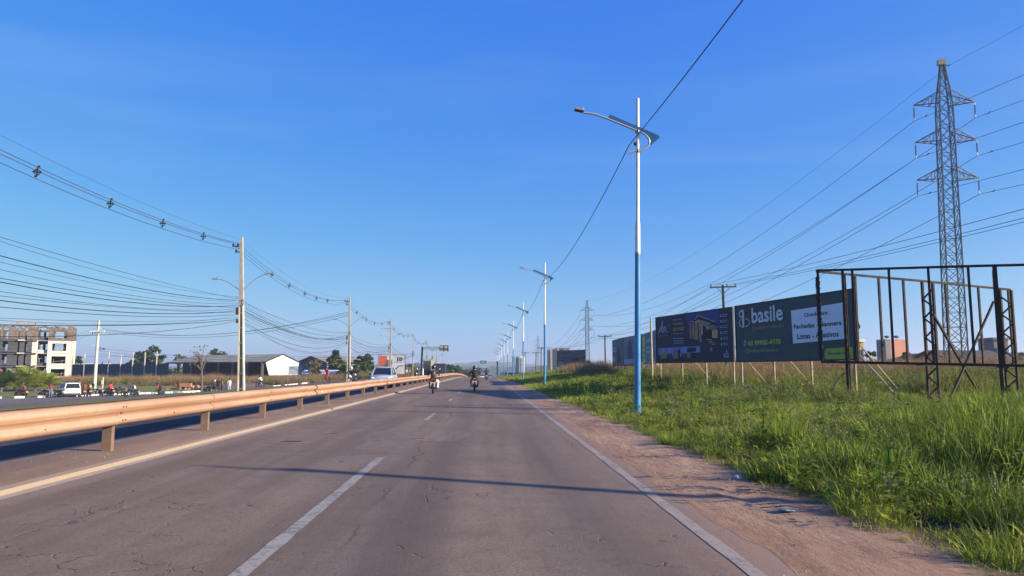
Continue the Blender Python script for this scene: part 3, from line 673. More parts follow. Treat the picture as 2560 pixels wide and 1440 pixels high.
def billboard(label, p0, p1, zb, hgt, panel_mat, frame_mat, post_mat, posts=4, depth=.06, braces=True, group='roadside billboards', name='billboard', h1=None, sheet=None):
    M, L = plane_M(p0, p1, zb); r = empty(name, label=label, cat='billboard', group=group); r.matrix_world = M
    if sheet: b = sheet(L, hgt)
    else:
        b = MB(); b.box((L/2,0,hgt/2),(L,depth,hgt))
    b.build('panel', panel_mat, r, smooth=bool(sheet))
    f = MB()
    for z in (0,hgt): f.box((L/2,.0,z),(L+.06,.09,.07))
    for x in (0,L): f.box((x,0,hgt/2),(.07,.09,hgt))
    f.build('frame', frame_mat, r)
    for k in range(posts):
        x = .25+(L-.5)*k/(posts-1); w = M@Vector((x,.12,0)); g = H(w.x,w.y)-zb-.15
        MB().tube([(x,.12,g),(x+rnd.uniform(-.03,.03),.12,hgt*.97)], .06, 6).build('post', post_mat, r)
        if braces and k % 2:
            w = M@Vector((x+.2,2.3,0)); g2 = H(w.x,w.y)-zb
            MB().tube([(x+.2,2.3,g2),(x,.15,.9)], .035, 5).build('brace', post_mat, r)
    return r, L, M
P = {}
def pt(px, z): q = at(px, 925, z); return Vector((q.x, q.y, 0))
navy = mat('navy_print', (.03,.034,.062), .75, c2=(.042,.038,.058), scale=.6)
# --- villa billboard
zb = 1.86
a, c = pt(1643,48.6), pt(1836.5,40.3)
r, L, M = billboard('dark navy billboard showing a lit modern villa and three small house pictures', a, c, zb, 2.95, navy, dark, palew)
u = L/1850.; v = 2.95/1110.   # picture units measured on an enlarged crop
def vx(px, py):  # crop pixel -> board coords (the crop is perspective-skewed)
    s_ = (px-45)/1850.; t = s_*48.6/(40.2+s_*8.4); top = 262-s_*212; bot = 1352+s_*8; return (t*L, (bot-py)/(bot-top)*2.95)
def vp(*pts): return [vx(*p) for p in pts]
sk = mat('print_blue_glow',(.03,.05,.26),.7,c2=(.03,.04,.12),scale=.8); wallp = mat('print_villa_wall',(.44,.25,.14),.7,c2=(.20,.12,.09),scale=2)
edgep = mat('print_pale_edge',(.42,.32,.28),.7,c2=(.55,.40,.28),scale=3); drk = mat('print_dark',(.02,.017,.028),.7); warm = mat('print_warm_window',(.75,.42,.16),.7,c2=(.45,.25,.12),scale=4)
gld = mat('print_gold',(.52,.27,.13),.7); ltg = mat('print_light_grey',(.42,.43,.50),.7); orng = mat('print_brick',(.45,.17,.09),.7); skyp = mat('print_pale_sky',(.22,.30,.55),.7,c2=(.09,.13,.38),scale=1.5); grn = mat('print_dark_green',(.03,.05,.05),.7,c2=(.015,.02,.03),scale=4)
flat(sk,'picture',[vp((760,160),(1560,80),(1600,600),(820,640)),],1,r)
flat(drk,'picture',[vp((850,470),(990,330),(1070,220),(1500,400),(1560,520),(1560,820),(1240,840),(860,840))],2,r)
flat(wallp,'picture',[vp((990,380),(1060,340),(1060,820),(975,820)),vp((860,500),(905,400),(905,800),(860,780)),vp((925,420),(975,400),(965,810),(925,800)),vp((1060,345),(1370,430),(1260,510),(1060,400)),vp((1250,530),(1400,500),(1530,540),(1530,560),(1260,590)),vp((1080,400),(1150,400),(1140,880),(1090,870))],3,r)
flat(edgep,'picture',[vp((1000,310),(1070,215),(1500,395),(1500,412),(1070,238),(1010,335)),vp((850,455),(905,358),(985,375),(985,388),(905,372),(862,462)),vp((1010,372),(1070,330),(1375,425),(1375,440),(1070,350),(1015,390)),vp((1255,520),(1400,470),(1570,515),(1570,528),(1400,488),(1260,545)),vp((1150,450),(1182,455),(1178,690),(1145,700)),vp((1250,815),(1400,810),(1400,826),(1250,832)),vp((1310,855),(1400,850),(1400,866),(1310,870)),vp((1320,895),(1440,890),(1440,904),(1320,910)),vp((1390,930),(1480,922),(1480,936),(1390,944))],4,r)
flat(warm,'picture',[vp((1400,590),(1535,575),(1535,790),(1400,780))],4,r)
flat(skyp,'picture',[vp((95,1000),(1100,965),(1100,1290),(100,1300))],2,r)
flat(grn,'picture',[vp((95,1160),(420,1140),(420,1300),(100,1300)),vp((650,1150),(1100,1120),(1100,1290),(650,1296)),vp((420,1230),(660,1220),(660,1298),(420,1298))],3,r)
flat(wallp,'picture',[vp((160,1060),(290,1030),(290,1250),(160,1250)),vp((790,1140),(870,1130),(870,1250),(790,1250)),vp((1345,1010),(1400,1008),(1400,1100),(1345,1105))],4,r)
flat(orng,'picture',[vp((470,1045),(620,1030),(620,1250),(470,1255))],4,r)
flat(drk,'picture',[vp((790,1020),(1010,1000),(1010,1100),(790,1110)),vp((560,1050),(620,1045),(620,1250),(580,1252)),vp((880,1130),(1010,1125),(1010,1250),(880,1252))],5,r)
flat(ltg,'picture',[vp((780,1010),(930,980),(1020,1005),(1020,1016),(930,992),(780,1022)),vp((120,1275),(240,1270),(240,1282),(120,1286)),vp((855,1270),(1010,1264),(1010,1280),(855,1284)),vp((170,540),(205,330),(215,330),(215,470),(190,560)),vp((355,480),(368,400),(374,480)),vp((1710,1160),(1735,1040),(1760,1160),(1748,1160),(1735,1080),(1722,1160))],2,r)
for k, yy in enumerate((215,355,490,630,770,910)):
    flat(ltg,'print_icon',[vp((1600,yy+10),(1632,yy+4),(1632,yy+60),(1600,yy+64)),vp((1650,yy+6),(1780,yy-6),(1780,yy+6),(1650,yy+18)),vp((1650,yy+46),(1770,yy+38),(1770,yy+50),(1650,yy+58))],2,r)
flat(ltg,'print_icon',[vp((1665,1165),(1790,1160),(1790,1172),(1665,1177)),vp((1665,1250),(1790,1248),(1790,1260),(1665,1262)),vp((1665,1165),(1677,1165),(1677,1262),(1665,1262)),vp((1778,1160),(1790,1160),(1790,1260),(1778,1260))],2,r)
def tx(s, x0, y0, x1, y1, m, b=0, layer=3):
    a1 = vx(x0,y1); c1 = vx(x1,y0); text(s, a1[0], a1[1], c1[0]-a1[0], c1[1]-a1[1]-.0, m, layer, r, b)
tx('AR',105,470,330,640,ltg,.01); tx('ARQUITETURA',105,685,340,725,ltg); 
tx('O SEU NOVO',460,285,675,345,ltg,.02); tx('PADRÃO',460,365,712,460,gld,.03); tx('DE VIVER',460,492,735,600,gld,.03); tx('COMEÇA AQUI',455,632,705,685,ltg,.02)
for yy in (770,830,885): flat(ltg,'print_line',[vp((460,yy),(712,yy-8),(712,yy+6),(460,yy+14))],2,r)
tx('D2',1685,1188,1765,1238,ltg,.03)
# --- dark green banner billboard
a, c = pt(1843.5,40.0), pt(2143,31.3)
def banner(L, h):
    b = MB(); nx_, nz_ = 60, 20; vs = []
    for j in range(nz_+1):
        for i in range(nx_+1):
            x = L*i/nx_; z = h*j/nz_; e = min(1, i/3, (nx_-i)/3, j/2, (nz_-j)/2)
            fold = .020*math.sin((x*1.2+z*3.2)*2.0)*max(0, noise.noise(Vector((x*.7,z*.7,2)))+.15)+.05*max(0,z/h-.72)*math.sin((x-z*1.6)*7.5)*math.exp(-((x-L*.42)/1.0)**2)*3
            fold += .02*math.sin((x*2.2-z)*4)*math.exp(-(x/.8)**2)
            vs.append((x, -.015+e*fold, z))
    b.add(vs, [(j*(nx_+1)+i, j*(nx_+1)+i+1, (j+1)*(nx_+1)+i+1, (j+1)*(nx_+1)+i) for j in range(nz_) for i in range(nx_)])
    b.box((L/2,.045,h/2),(L,.03,h)); return b
gdk = mat('green_grey_banner', (.036,.075,.085), .62, c2=(.032,.058,.07), scale=.7)
r, L, M = billboard('dark green grey banner billboard with big white basile lettering and a white panel', a, c, zb-.02, 2.98, gdk, dark, palew, posts=4, sheet=banner)
def bx(px, py):
    s_ = (px-5)/2480.; t = s_*40./(31.3+s_*8.7); top = 222-s_*246; bot = 1370+s_*10; return (t*L, (bot-py)/(bot-top)*2.98)
vx0 = vx; vx = bx
wht = mat('print_white',(.72,.72,.74),.6); pnl = mat('print_panel_white',(.72,.74,.80),.6,c2=(.64,.66,.72),scale=.5); nvt = mat('print_navy_text',(.02,.03,.07),.6); lime = mat('print_lime',(.62,.68,.10),.6); gold2 = mat('print_khaki',(.36,.28,.15),.6); limed = mat('print_dull_lime',(.34,.42,.12),.6)
LW = 6
tx('basile',360,212,1015,590,wht,.02,LW); tx('publicidade',390,612,1030,745,gold2,.005,LW); tx('68 99900-4970',268,925,945,1050,lime,.012,LW); tx('@basilepublicidadeac',212,1095,890,1210,limed,.0,LW)
def ell2(cx,cy,rx,ry,wd,m,half=None):
    c0 = bx(cx,cy); e = bx(cx+rx,cy); f_ = bx(cx,cy-ry); rr = e[0]-c0[0]; rz_ = f_[1]-c0[1]; ps = ringp(c0[0],c0[1],rr,wd,20,rz_)
    if half == 'l': ps = [p for p in ps if all(x <= c0[0]+.03 for x,_ in p)]
    if half == 'r': ps = [p for p in ps if all(x >= c0[0]-.03 for x,_ in p)]
    return flat(m,'logo',ps,LW,r)
brn = mat('print_brown',(.16,.10,.06),.6); pale2 = mat('print_pale_green',(.36,.42,.42),.6)
ell2(190,380,100,88,.085,wht,'l'); ell2(185,570,100,100,.085,pale2,'l'); ell2(200,375,105,92,.085,brn,'r'); ell2(215,570,112,100,.085,pale2,'r')
flat(wht,'logo',[vp((165,300),(198,300),(198,670),(165,672))],LW,r); flat(brn,'logo',[vp((200,296),(228,294),(228,664),(200,668))],LW+1,r)
flat(mat('print_chat_green',(.25,.34,.33),.6),'logo',[disc(*bx(210,990),.16),[bx(175,1010),bx(172,1070),bx(225,1045)]],LW,r); flat(gdk,'logo',[[bx(190,960),bx(205,955),bx(215,990),bx(240,1005),bx(235,1025),bx(205,1010)]],LW+1,r)
flat(pnl,'printed_panel',[vp((1188,360),(2330,232),(2330,965),(1205,1030))],LW,r)
tx('Outdoors',1462,388,1955,500,nvt,.022,LW+2); tx('Fachadas - Banners',1238,590,2236,735,nvt,.022,LW+2); tx('Lonas - Adesivos',1300,800,2165,945,nvt,.022,LW+2)
flat(mat('print_dark_teal',(.03,.06,.08),.6),'printed_line',[vp((1120,1098),(2300,1048),(2300,1070),(1120,1112))],LW,r)
flat(mat('print_olive_lime',(.36,.42,.06),.6),'printed_panel',[vp((1850,1270),(1858,1200),(1890,1155),(1930,1148),(2445,1130),(2445,1360),(1900,1365),(1855,1340))],LW,r)
tx('Anuncie Aqui',1930,1218,2380,1285,nvt,.02,LW+2)
vx = vx0
# torn strip of banner hanging at its right edge
rg = MB(); rg.prism([(L+.05,0,2.1),(L+.12,0,2.15),(L+.22,0,1.55),(L+.30,0,1.35),(L+.2,0,1.25),(L+.1,0,1.5)],(0,.02,0)); rg.build('torn_strip', black, r)
# pale edge post of villa board + timber posts at far left side
# --- three farther pale billboards
pale_b = mat('pale_blue_print',(.13,.16,.22),.7,c2=(.19,.22,.28),scale=.7); gray_b = mat('grey_green_print',(.075,.10,.11),.7,c2=(.13,.17,.18),scale=1.0); mauve_b = mat('mauve_grey_print',(.13,.13,.17),.7,c2=(.22,.22,.27),scale=.9)
r, L, M = billboard('grey green faded billboard at the left end of the far pair', pt(1532.5,88), pt(1560,80.5), 1.88, 2.98, gray_b, dark, woodd, posts=4)
flat(ltg,'picture',[rect(.6,.5,1.2,.5),rect(.6,1.6,2.2,.18),rect(.6,1.9,1.6,.18)],1,r); flat(grn,'picture',[[(3.4,.3),(5.6,.3),(5.0,1.7),(4.2,2.3),(3.2,1.4)]],1,r)
r, L, M = billboard('mauve grey faded billboard right of the grey green one', pt(1560.5,80.3), pt(1605,72.5), 1.88, 2.98, mauve_b, dark, woodd, posts=4)
flat(ltg,'picture',[rect(.2,.15,L-.4,.5)],1,r); flat(mat('print_mauve_dark',(.08,.08,.12),.7),'picture',[[(1.8,.7),(4.2,.7),(3.9,2.2),(3.0,2.7),(2.0,2.0)],[(4.8,.9),(5.6,.9),(5.4,2.4)]],1,r)
r, L, M = billboard('pale blue billboard with lime stripe, directly left of the villa billboard', pt(1608,72.0), pt(1643,64.0), 1.86, 2.98, pale_b, white, palew, posts=4)
flat(lime,'picture',[rect(.15,.2,1.5,2.5)],1,r); flat(pale_b,'picture',[rect(.35,.6,1.1,.2),rect(.35,1.1,1.1,.2),rect(.35,1.6,1.1,.2)],2,r); flat(ltg,'picture',[rect(2.4,2.1,3.2,.3),rect(2.4,1.5,2.4,.2),rect(2.4,1.1,2.8,.2)],1,r); flat(lime,'picture',[rect(4.6,.5,1.6,.5)],1,r)
# row of pale timber posts seen edge-on at the villa board's left end (the back of another board)
r = empty('timber_hoarding', (pt(1638,49.5).x, pt(1638,49.5).y, 0), label='narrow edge-on row of pale timber posts at the left end of the villa billboard', cat='hoarding')
gz = H(r.location.x, r.location.y)
for k in range(5):
    MB().tube([(k*.12-.2,k*.5,gz-.1),(k*.12-.24,k*.5,4.9-.12*k)], .05, 6).build('post', palew, r)
for z in (2.1,3.4,4.4): MB().beam((-.25,0,z),(.25,2.0,z),.05,.09).build('rail', palew, r)
# --- car advert billboard
a, c = pt(1394,137), pt(1464.5,129)
vehb = mat('dark_photo_print',(.055,.05,.065),.7,c2=(.085,.085,.11),scale=.6)
r, L, M = billboard('dark photographic car advert billboard standing alone on the green bank', a, c, at(1430,918,133).z, 3.0, vehb, dark, woodd, posts=4)
flat(mat('print_road_grey',(.13,.14,.18),.7),'picture',[[(L*.45,1.0),(L*.98,2.1),(L*.98,2.6),(L*.5,1.6)],[(.3,1.9),(L*.5,2.1),(L*.5,2.3),(.3,2.1)]],1,r)
flat(drk,'picture',[[(L*.5,.8),(L*.78,.8),(L*.8,1.3),(L*.72,1.8),(L*.58,1.8),(L*.5,1.4)]],2,r); flat(ltg,'picture',[rect(L*.74,.3,L*.18,.1),rect(.4,.5,2.2,.12),rect(.4,.8,1.8,.12)],3,r)
# --- white anniversary billboard on the left
zc = 152
a, c = pt(945.5,140), pt(1012.5,140)
wp = mat('print_soft_white',(.62,.60,.62),.6); r, L, M = billboard('white and red billboard marked 10 behind the silver car', a, c, at(980,937,140).z, at(980,887,140).z-at(980,937,140).z, wp, dark, dark, posts=4)
hb = at(980,887,140).z-at(980,937,140).z
redp = mat('print_red',(.60,.13,.08),.6); flat(redp,'picture',[[(.1,hb*.42),(L*.22,hb*.42),(L*.30,hb*.62),(L*.33,hb*.95),(.1,hb*.95)]],1,r)
skn = mat('print_skin_brown',(.30,.14,.10),.6,c2=(.10,.05,.05),scale=3); flat(skn,'picture',[[(L*.18,hb*.35),(L*.5,hb*.35),(L*.52,hb*.7),(L*.44,hb*.9),(L*.38,hb*.72),(L*.3,hb*.78),(L*.26,hb*.6)]],2,r)
flat(mat('print_dark_band',(.10,.07,.09),.6),'picture',[[(L*.62,hb*.28),(L*.76,hb*.46),(L*.94,hb*.48),(L*.94,hb*.44),(L*.78,hb*.42),(L*.68,hb*.28)]],2,r)
text('10', L*.70, hb*.68, L*.2, hb*.18, mat('print_dark_grey',(.08,.08,.09),.6), 3, r, .06); flat(mat('print_mid_grey',(.35,.34,.36),.6),'printed_line',[rect(L*.66,hb*.6,L*.28,hb*.04)],2,r); flat(redp,'printed_line',[rect(.05,0.02,L-.1,hb*.05)],3,r)
# ------------------------------------------------------------------ empty black steel billboard frame, two faces meeting in a corner
def steel_frame(label, p0, p1, zb, hgt, verts, legs, legdir, group, tb=.027, tt=.043):
    M, L = plane_M(p0, p1, zb); r = empty('empty_billboard', label=label, cat='empty billboard', group=group); r.matrix_world = M
    MB().beam((0,0,0),(L,0,-tb*L),.08,.08).build('rail', rust, r); MB().beam((-.05,0,hgt),(L*.5,0,hgt-tt*L*.5+.015),.08,.07).build('rail', rust, r); MB().beam((L*.5,0,hgt-tt*L*.5+.015),(L,0,hgt-tt*L),.08,.07).build('rail', rust, r)
    for x in verts:
        MB().beam((x,0,-tb*x),(x+rnd.uniform(-.02,.02),0,hgt-tt*x),.075,.06).build('upright', rust, r)
    for x in legs:
        g0 = H(*(M@Vector((x,0,0))).xy)-zb-.3; dv = Vector((0,legdir,0))
        MB().beam((x,0,g0),(x,0,hgt-tt*x),.08,.08).build('leg', rust, r); MB().beam((x,legdir,g0),(x,legdir,hgt-tt*x-.1),.08,.08).build('leg', rust, r)
        z = g0+.3; s = 0
        while z+.34 < hgt-tt*x:
            MB().beam((x,0 if s else legdir,z),(x,legdir if s else 0,z+.34),.04,.05).build('lattice_bar', rust, r); z += .34; s ^= 1
    return r, L, M
zf = 1.67
a, c = pt(2056,24.4), pt(2560,21.55); c = a+(c-a).normalized()*9.0
r, L, M = steel_frame('rusty black empty billboard frame facing the road on lattice legs at the right', a, c, zf, 3.02, [.0,1.02,2.1,3.2,4.25,4.95,5.9,6.9,7.9,9.0], [.75,4.9,8.2], .42, 'rusty empty billboard frames')
# peeling dark remains wrapped round its left upright
b = MB()
for k in range(40):
    z = .1+2.7*k/40; q = .09+.03*noise.noise(Vector((z*5,1,1))); b.prism([(-q,-.06,z),(q*.6+.03*math.sin(k*2.1),-.07,z),(q*.5,-.065,z+.07),(-q*.7,-.055,z+.075)],(0,.03,0))
b.build('torn_scraps', black, r)
c2 = pt(2540,27.9); a2 = a+Vector((.05,.12,0))
r, L, M = steel_frame('rusty empty billboard frame angling away behind the road-facing one', a2, c2, zf+.0, 3.0, [1.6,2.7,3.85,5.9,7.6,L*0+9.2], [4.75,8.75], -.42, 'rusty empty billboard frames', .018, .026)
for (p, q) in (((2484,754,24.6),(2363,1025,23.2)),((2333,786,23.0),(2470,1022,25.2)),((2333,786,23.2),(2411,914,24.2))):
    w1 = M.inverted()@at(*p); w2 = M.inverted()@at(*q); MB().beam(w1,w2,.06,.06).build('brace', rust, r)
# loose timber braces and debris at the frame's foot
for i,(p, q, lb) in enumerate((((2140,880,31),(2256,1008,28.5),'pale timber prop leaning from behind the banner billboard'),((2110,932,25.5),(2062,985,25),'short dark timber prop at the foot of the frame'),((2370,1000,24),(2348,1045,22.5),'pale crooked stick at the foot of the middle lattice leg'))):
    a1 = at(*p); b1 = at(*q); b1.z = min(b1.z, H(b1.x,b1.y)+.1)
    MB().tube([a1, a1.lerp(b1,.5)+Vector((.02,0,.02)), b1], .035, 6).build('timber_prop', palew if i != 1 else woodd, label=lb, cat='timber prop')
# ------------------------------------------------------------------ sign gantry, green sign, feather flag
navyp = mat('dark_blue_steel',(.02,.03,.06),.5)
g0 = at(1052,937,150); zt = at(1056,868,150).z
r = empty('sign_gantry', (g0.x, g0.y, prof(150)-.4), label='dark steel cantilever gantry carrying a grey framed sign over the opposite road', cat='sign gantry'); dz = -r.location.z
q = lambda px, py: Vector((at(px,py,150).x-g0.x, 0, at(px,py,150).z+dz))
MB().beam((0,0,0), (q(1056,867).x,0,q(0,867).z), .38,.34).build('mast', navyp, r)
b = MB(); A0 = q(1058,868); A1 = q(1121,868); B0 = q(1058,872.5); B1 = q(1121,872.5)
for y in (-.3,.3):
    b.beam(A0+Vector((0,y,0)),A1+Vector((0,y,0)),.15); b.beam(B0+Vector((0,y,0)),B1+Vector((0,y,0)),.15)
    for k in range(10): b.beam((A0 if k%2 else B0).lerp(A1 if k%2 else B1,k/10)+Vector((0,y,0)),(B0 if k%2 else A0).lerp(B1 if k%2 else A1,(k+1)/10)+Vector((0,y,0)),.10)
b.build('truss_arm', galv, r)
s0 = q(1100,879); s1 = q(1121,864); cx = (s0.x+s1.x)/2
b = MB(); b.box((cx,-.4,(s0.z+s1.z)/2-.1),(s1.x-s0.x,.08,(s1.z-s0.z)*.42)); b.build('sign_face', mat('sign_back_grey',(.12,.13,.13),.5), r)
b = MB(); b.box((cx,-.4,s1.z-.2),(s1.x-s0.x,.08,.5)); b.box((cx,-.4,s0.z+.18),(s1.x-s0.x,.08,.35)); b.build('sign_panel', mat('sign_pale_grey',(.38,.39,.36),.5), r)
b = MB(); 
for x in (s0.x,cx,s1.x): b.beam((x,-.46,s0.z),(x,-.46,s1.z),.08)
b.beam((s0.x,-.46,s1.z),(s1.x,-.46,s1.z),.08); b.build('sign_frame', dark, r)
g0 = at(1243.5,938,215); r = empty('road_sign', (g0.x,g0.y,prof(215)-.5), label='green overhead direction sign on a dark cantilever post in the distance', cat='road sign'); dz = -r.location.z
q = lambda px, py: Vector((at(px,py,215).x-g0.x, 0, at(px,py,215).z+dz))
MB().beam((0,0,0),(0,0,q(0,903).z),.34,.34).build('mast', navyp, r)
b = MB(); b.beam((0,0,q(0,904).z),(q(1203,0).x,0,q(0,904).z),.10); b.beam((0,0,q(0,906).z),(q(1203,0).x,0,q(0,906).z),.10); b.build('arm', galv, r)
s0 = q(1200.5,909); s1 = q(1216,901.5); b = MB(); b.box(((s0.x+s1.x)/2,-.15,(s0.z+s1.z)/2),(s1.x-s0.x,.08,s1.z-s0.z)); b.build('sign_face', mat('sign_green',(.01,.16,.12),.4), r)
b = MB(); b.box(((s0.x+s1.x)/2,-.2,(s0.z+s1.z)/2),((s1.x-s0.x)*.5,.03,.12)); b.build('sign_legend', wht, r)
# feather flag
g0 = at(1075,940,120); r = empty('feather_flag', (g0.x,g0.y,prof(120)-.1), label='tall pale yellow feather flag on a thin bent pole left of the near motorcyclist', cat='flag'); dz = -r.location.z
q = lambda px, py: Vector((at(px,py,120).x-g0.x, 0, at(px,py,120).z+dz))
MB().tube([(0,0,0),q(1077,900),q(1081,886),q(1083,876)],[.03,.025,.015,.01],5).build('pole', dark, r)
MB().prism([q(*p) for p in [(1079,926),(1077,918),(1077,904),(1079,896),(1083,887),(1082,897),(1084,904),(1083,916),(1080,928)]],(0,.02,0)).build('banner', mat('flag_pale_yellow',(.75,.75,.42),.7,transl=.3), r)
MB().prism([q(*p) for p in [(1079,899),(1081,899),(1084,886),(1082,886)]],(0,.03,0)).build('banner_tip', white, r)
# ------------------------------------------------------------------ small roadside signs on the left
g0 = at(735,930,120); r = empty('notice_board', (g0.x,g0.y,H(g0.x,g0.y)), label='pale grey notice board on two posts in front of the white shed gable', cat='sign board'); dz = -r.location.z
zt, zbm = at(735,915,120).z+dz, at(735,936,120).z+dz
MB().box((-.1,0,(zt+zbm)/2),(1.5,.05,zt-zbm)).build('panel', mat('pale_board',(.42,.47,.50),.5), r); MB().box((.98,.1,(zt+zbm)/2),(.55,.05,zt-zbm)).build('panel', mat('darker_board',(.26,.30,.34),.5), r)
for x in (-.95,.75,1.25): MB().beam((x,0,0),(x,0,zt),.07).build('post', gal2, r)
g0 = at(256,965,100); r = empty('signpost', (g0.x,g0.y,H(g0.x,g0.y)), label='short pale post with small plate right of the pale concrete pole', cat='post'); MB().beam((0,0,0),(.05,0,2.2),.12).build('post', cream, r); MB().box((0,-.08,1.5),(.25,.04,.5)).build('plate', white, r)
g0 = at(1057,938,138); MB().tube([(g0.x,g0.y,prof(138)-.1),(g0.x,g0.y,prof(138)+1.7)],.14,8).build('white_bollard', white, label='white painted post base at the dark pole beside the gantry', cat='post')
# ------------------------------------------------------------------ unfinished apartment block on the left
def wall_holes(b, x0, x1, z0, z1, y, t, holes, mi=0):
    """wall in the xz plane with rectangular holes (x0,x1,z0,z1), built from butted boxes"""
    xs = sorted({x0,x1,*[h[0] for h in holes],*[h[1] for h in holes]}); zs = sorted({z0,z1,*[h[2] for h in holes],*[h[3] for h in holes]})
    for i in range(len(xs)-1):
        for j in range(len(zs)-1):
            cx = (xs[i]+xs[i+1])/2; cz = (zs[j]+zs[j+1])/2
            if any(h[0]<cx<h[1] and h[2]<cz<h[3] for h in holes): continue
            b.box((cx,y,cz),(xs[i+1]-xs[i],t,zs[j+1]-zs[j]),mi=mi)
    return b
DB = 165.0; p0 = at(180,955,DB); gz = at(180,957,DB).z
bl = empty('unfinished_apartment_block', (p0.x,p0.y,gz), rz=R(29), label='unfinished four storey apartment block with open window holes behind the parked motorcycles', cat='building')
crm = mat('stained_cream_render', (.60,.57,.52), .9, c2=(.40,.375,.34), scale=.5, detail=8); dgr = mat('shaded_grey_render', (.07,.07,.082), .9, c2=(.045,.045,.052), scale=.6, detail=6)
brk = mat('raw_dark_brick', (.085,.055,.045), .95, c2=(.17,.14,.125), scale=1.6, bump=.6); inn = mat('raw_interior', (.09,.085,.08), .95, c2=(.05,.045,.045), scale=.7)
FZ = [0.0+.9+2.78*k for k in range(5)]  # storey levels
sx = 13.2
X0 = lambda px: (px-180)/sx
base = MB(); base.box((X0(150),0.2,.45),(6.0,.2,.9)); base.build('plinth', crm, bl)
for k in range(4):
    z0 = FZ[k]; z1 = FZ[k+1]; top = k == 3
    m_ = brk if top else crm
    b = MB(); wall_holes(b, X0(114), X0(172.6), z0, z1-.05, 0, .22, [(X0(125),X0(160),z0+.55,z1-.65)]); b.build('wall', m_, bl)
    b = MB(); b.box((X0(178.5),.02,(z0+z1)/2-.02),(X0(184)-X0(173.2),.2,z1-z0-.06)); b.build('wall', m_, bl)
    b = MB(); wall_holes(b, X0(76), X0(90), z0, z1-.05, -.4, .25, []); b.build('pier', m_, bl)
    b = MB(); b.box((X0(132),5,z0-.06),(X0(184)-X0(80),10,.12)); b.build('floor_slab', conc, bl)
    b = MB(); wall_holes(b, X0(90), X0(114), z0, z0+.75, .8, .12, []); b.build('parapet', dgr if k%2 else crm, bl)
    # interior cross walls and rear wall with holes so that the sky shows through
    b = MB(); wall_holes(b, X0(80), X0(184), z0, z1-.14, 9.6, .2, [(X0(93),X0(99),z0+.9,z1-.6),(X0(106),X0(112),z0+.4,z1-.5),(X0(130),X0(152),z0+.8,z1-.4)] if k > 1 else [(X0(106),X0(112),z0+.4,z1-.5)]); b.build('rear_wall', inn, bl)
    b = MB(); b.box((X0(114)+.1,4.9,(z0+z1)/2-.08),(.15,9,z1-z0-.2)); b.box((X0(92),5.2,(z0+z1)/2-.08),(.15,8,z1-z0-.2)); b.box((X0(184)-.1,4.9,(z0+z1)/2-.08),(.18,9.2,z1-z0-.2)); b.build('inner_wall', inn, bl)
    b = MB(); b.beam((X0(128),.05,z0+.9),(X0(158),.05,z0+1.2),.05); b.beam((X0(130),.1,z0+.6),(X0(131),.1,z0+1.5),.06); b.beam((X0(150),.1,z0+.6),(X0(153),.1,z0+1.4),.06); b.beam((X0(95),.7,z0+.8),(X0(95),.7,z0+1.7),.08); b.beam((X0(92),.7,z0+1.6),(X0(102),.7,z0+1.7),.06); b.build('scaffold_plank', mat('pale_plank',(.35,.32,.28),.9), bl, kind='stuff')
    # darker wing to the left: grey render with shade put into its colour
    b = MB(); b.box((X0(30),4.6,z0-.13),(X0(74)-X0(-40),11,.30)); b.build('floor_slab', dgr, bl)
    b = MB()
    for px in (3,24,36,52,70): b.box((X0(px),-.5,(z0+z1)/2-.02),(.9 if px != 3 else .5,.3,z1-z0-.34))
    b.build('column', dgr if not top else brk, bl)
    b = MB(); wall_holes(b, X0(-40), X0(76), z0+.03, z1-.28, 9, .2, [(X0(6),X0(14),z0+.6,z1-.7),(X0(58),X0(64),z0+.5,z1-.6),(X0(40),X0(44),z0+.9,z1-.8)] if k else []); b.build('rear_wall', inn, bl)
    if k == 0: MB().box((X0(5.5),-.7,z0+1.1),(.8,.1,1.9)).build('brick_infill', mat('red_brick',(.30,.10,.07),.9), bl)
    b = MB(); b.box((X0(50),-1.0,z0-.06),(1.3,.9,.22)); b.build('balcony_edge', crm, bl)
    b = MB(); 
    for q in range(5): b.beam((X0(6),-.55,z0+.3+.2*q),(X0(22),-.55,z0+.3+.2*q),.04)
    b.build('railing', gal2, bl, kind='stuff')
# broken roof line, scaffold and starter bars
b = MB(); zt = FZ[4]
for px in range(-30,184,5):
    b.box((X0(px),rnd.uniform(.0,2),zt+rnd.uniform(-.15,.35)),(rnd.uniform(.3,.7),.5,rnd.uniform(.1,.6)))
b.build('broken_parapet', brk, bl, kind='stuff')
b = MB()
for px in (5,14,32,38,52,60,75,84,98,105,115,124,136,150,165,180):
    h_ = rnd.uniform(.5,1.5); b.beam((X0(px),1,zt),(X0(px+rnd.uniform(-3,3)),1,zt+h_),.05)
    if rnd.random() < .6: b.beam((X0(px),1,zt+h_*.8),(X0(px+9),1.4,zt+h_*.7),.04)
b.build('starter_bars', gal2, bl, kind='stuff')
b = MB(); 
for px in (36,56,76): b.box((X0(px),1.5,zt+1.15),(1.1,.6,.8))
b.build('roof_formwork', mat('faded_formwork',(.25,.27,.33),.9), bl)
b = MB(); b.tube([(X0(-5),-.5,zt-.1),(X0(10),-.6,zt-.35),(X0(24),-.6,zt-.1),(X0(32),-.55,zt-.7),(X0(44),-.5,zt-.95)],.12,6); b.build('sagging_sheet', mat('brown_tarp',(.20,.13,.10),.8), bl)
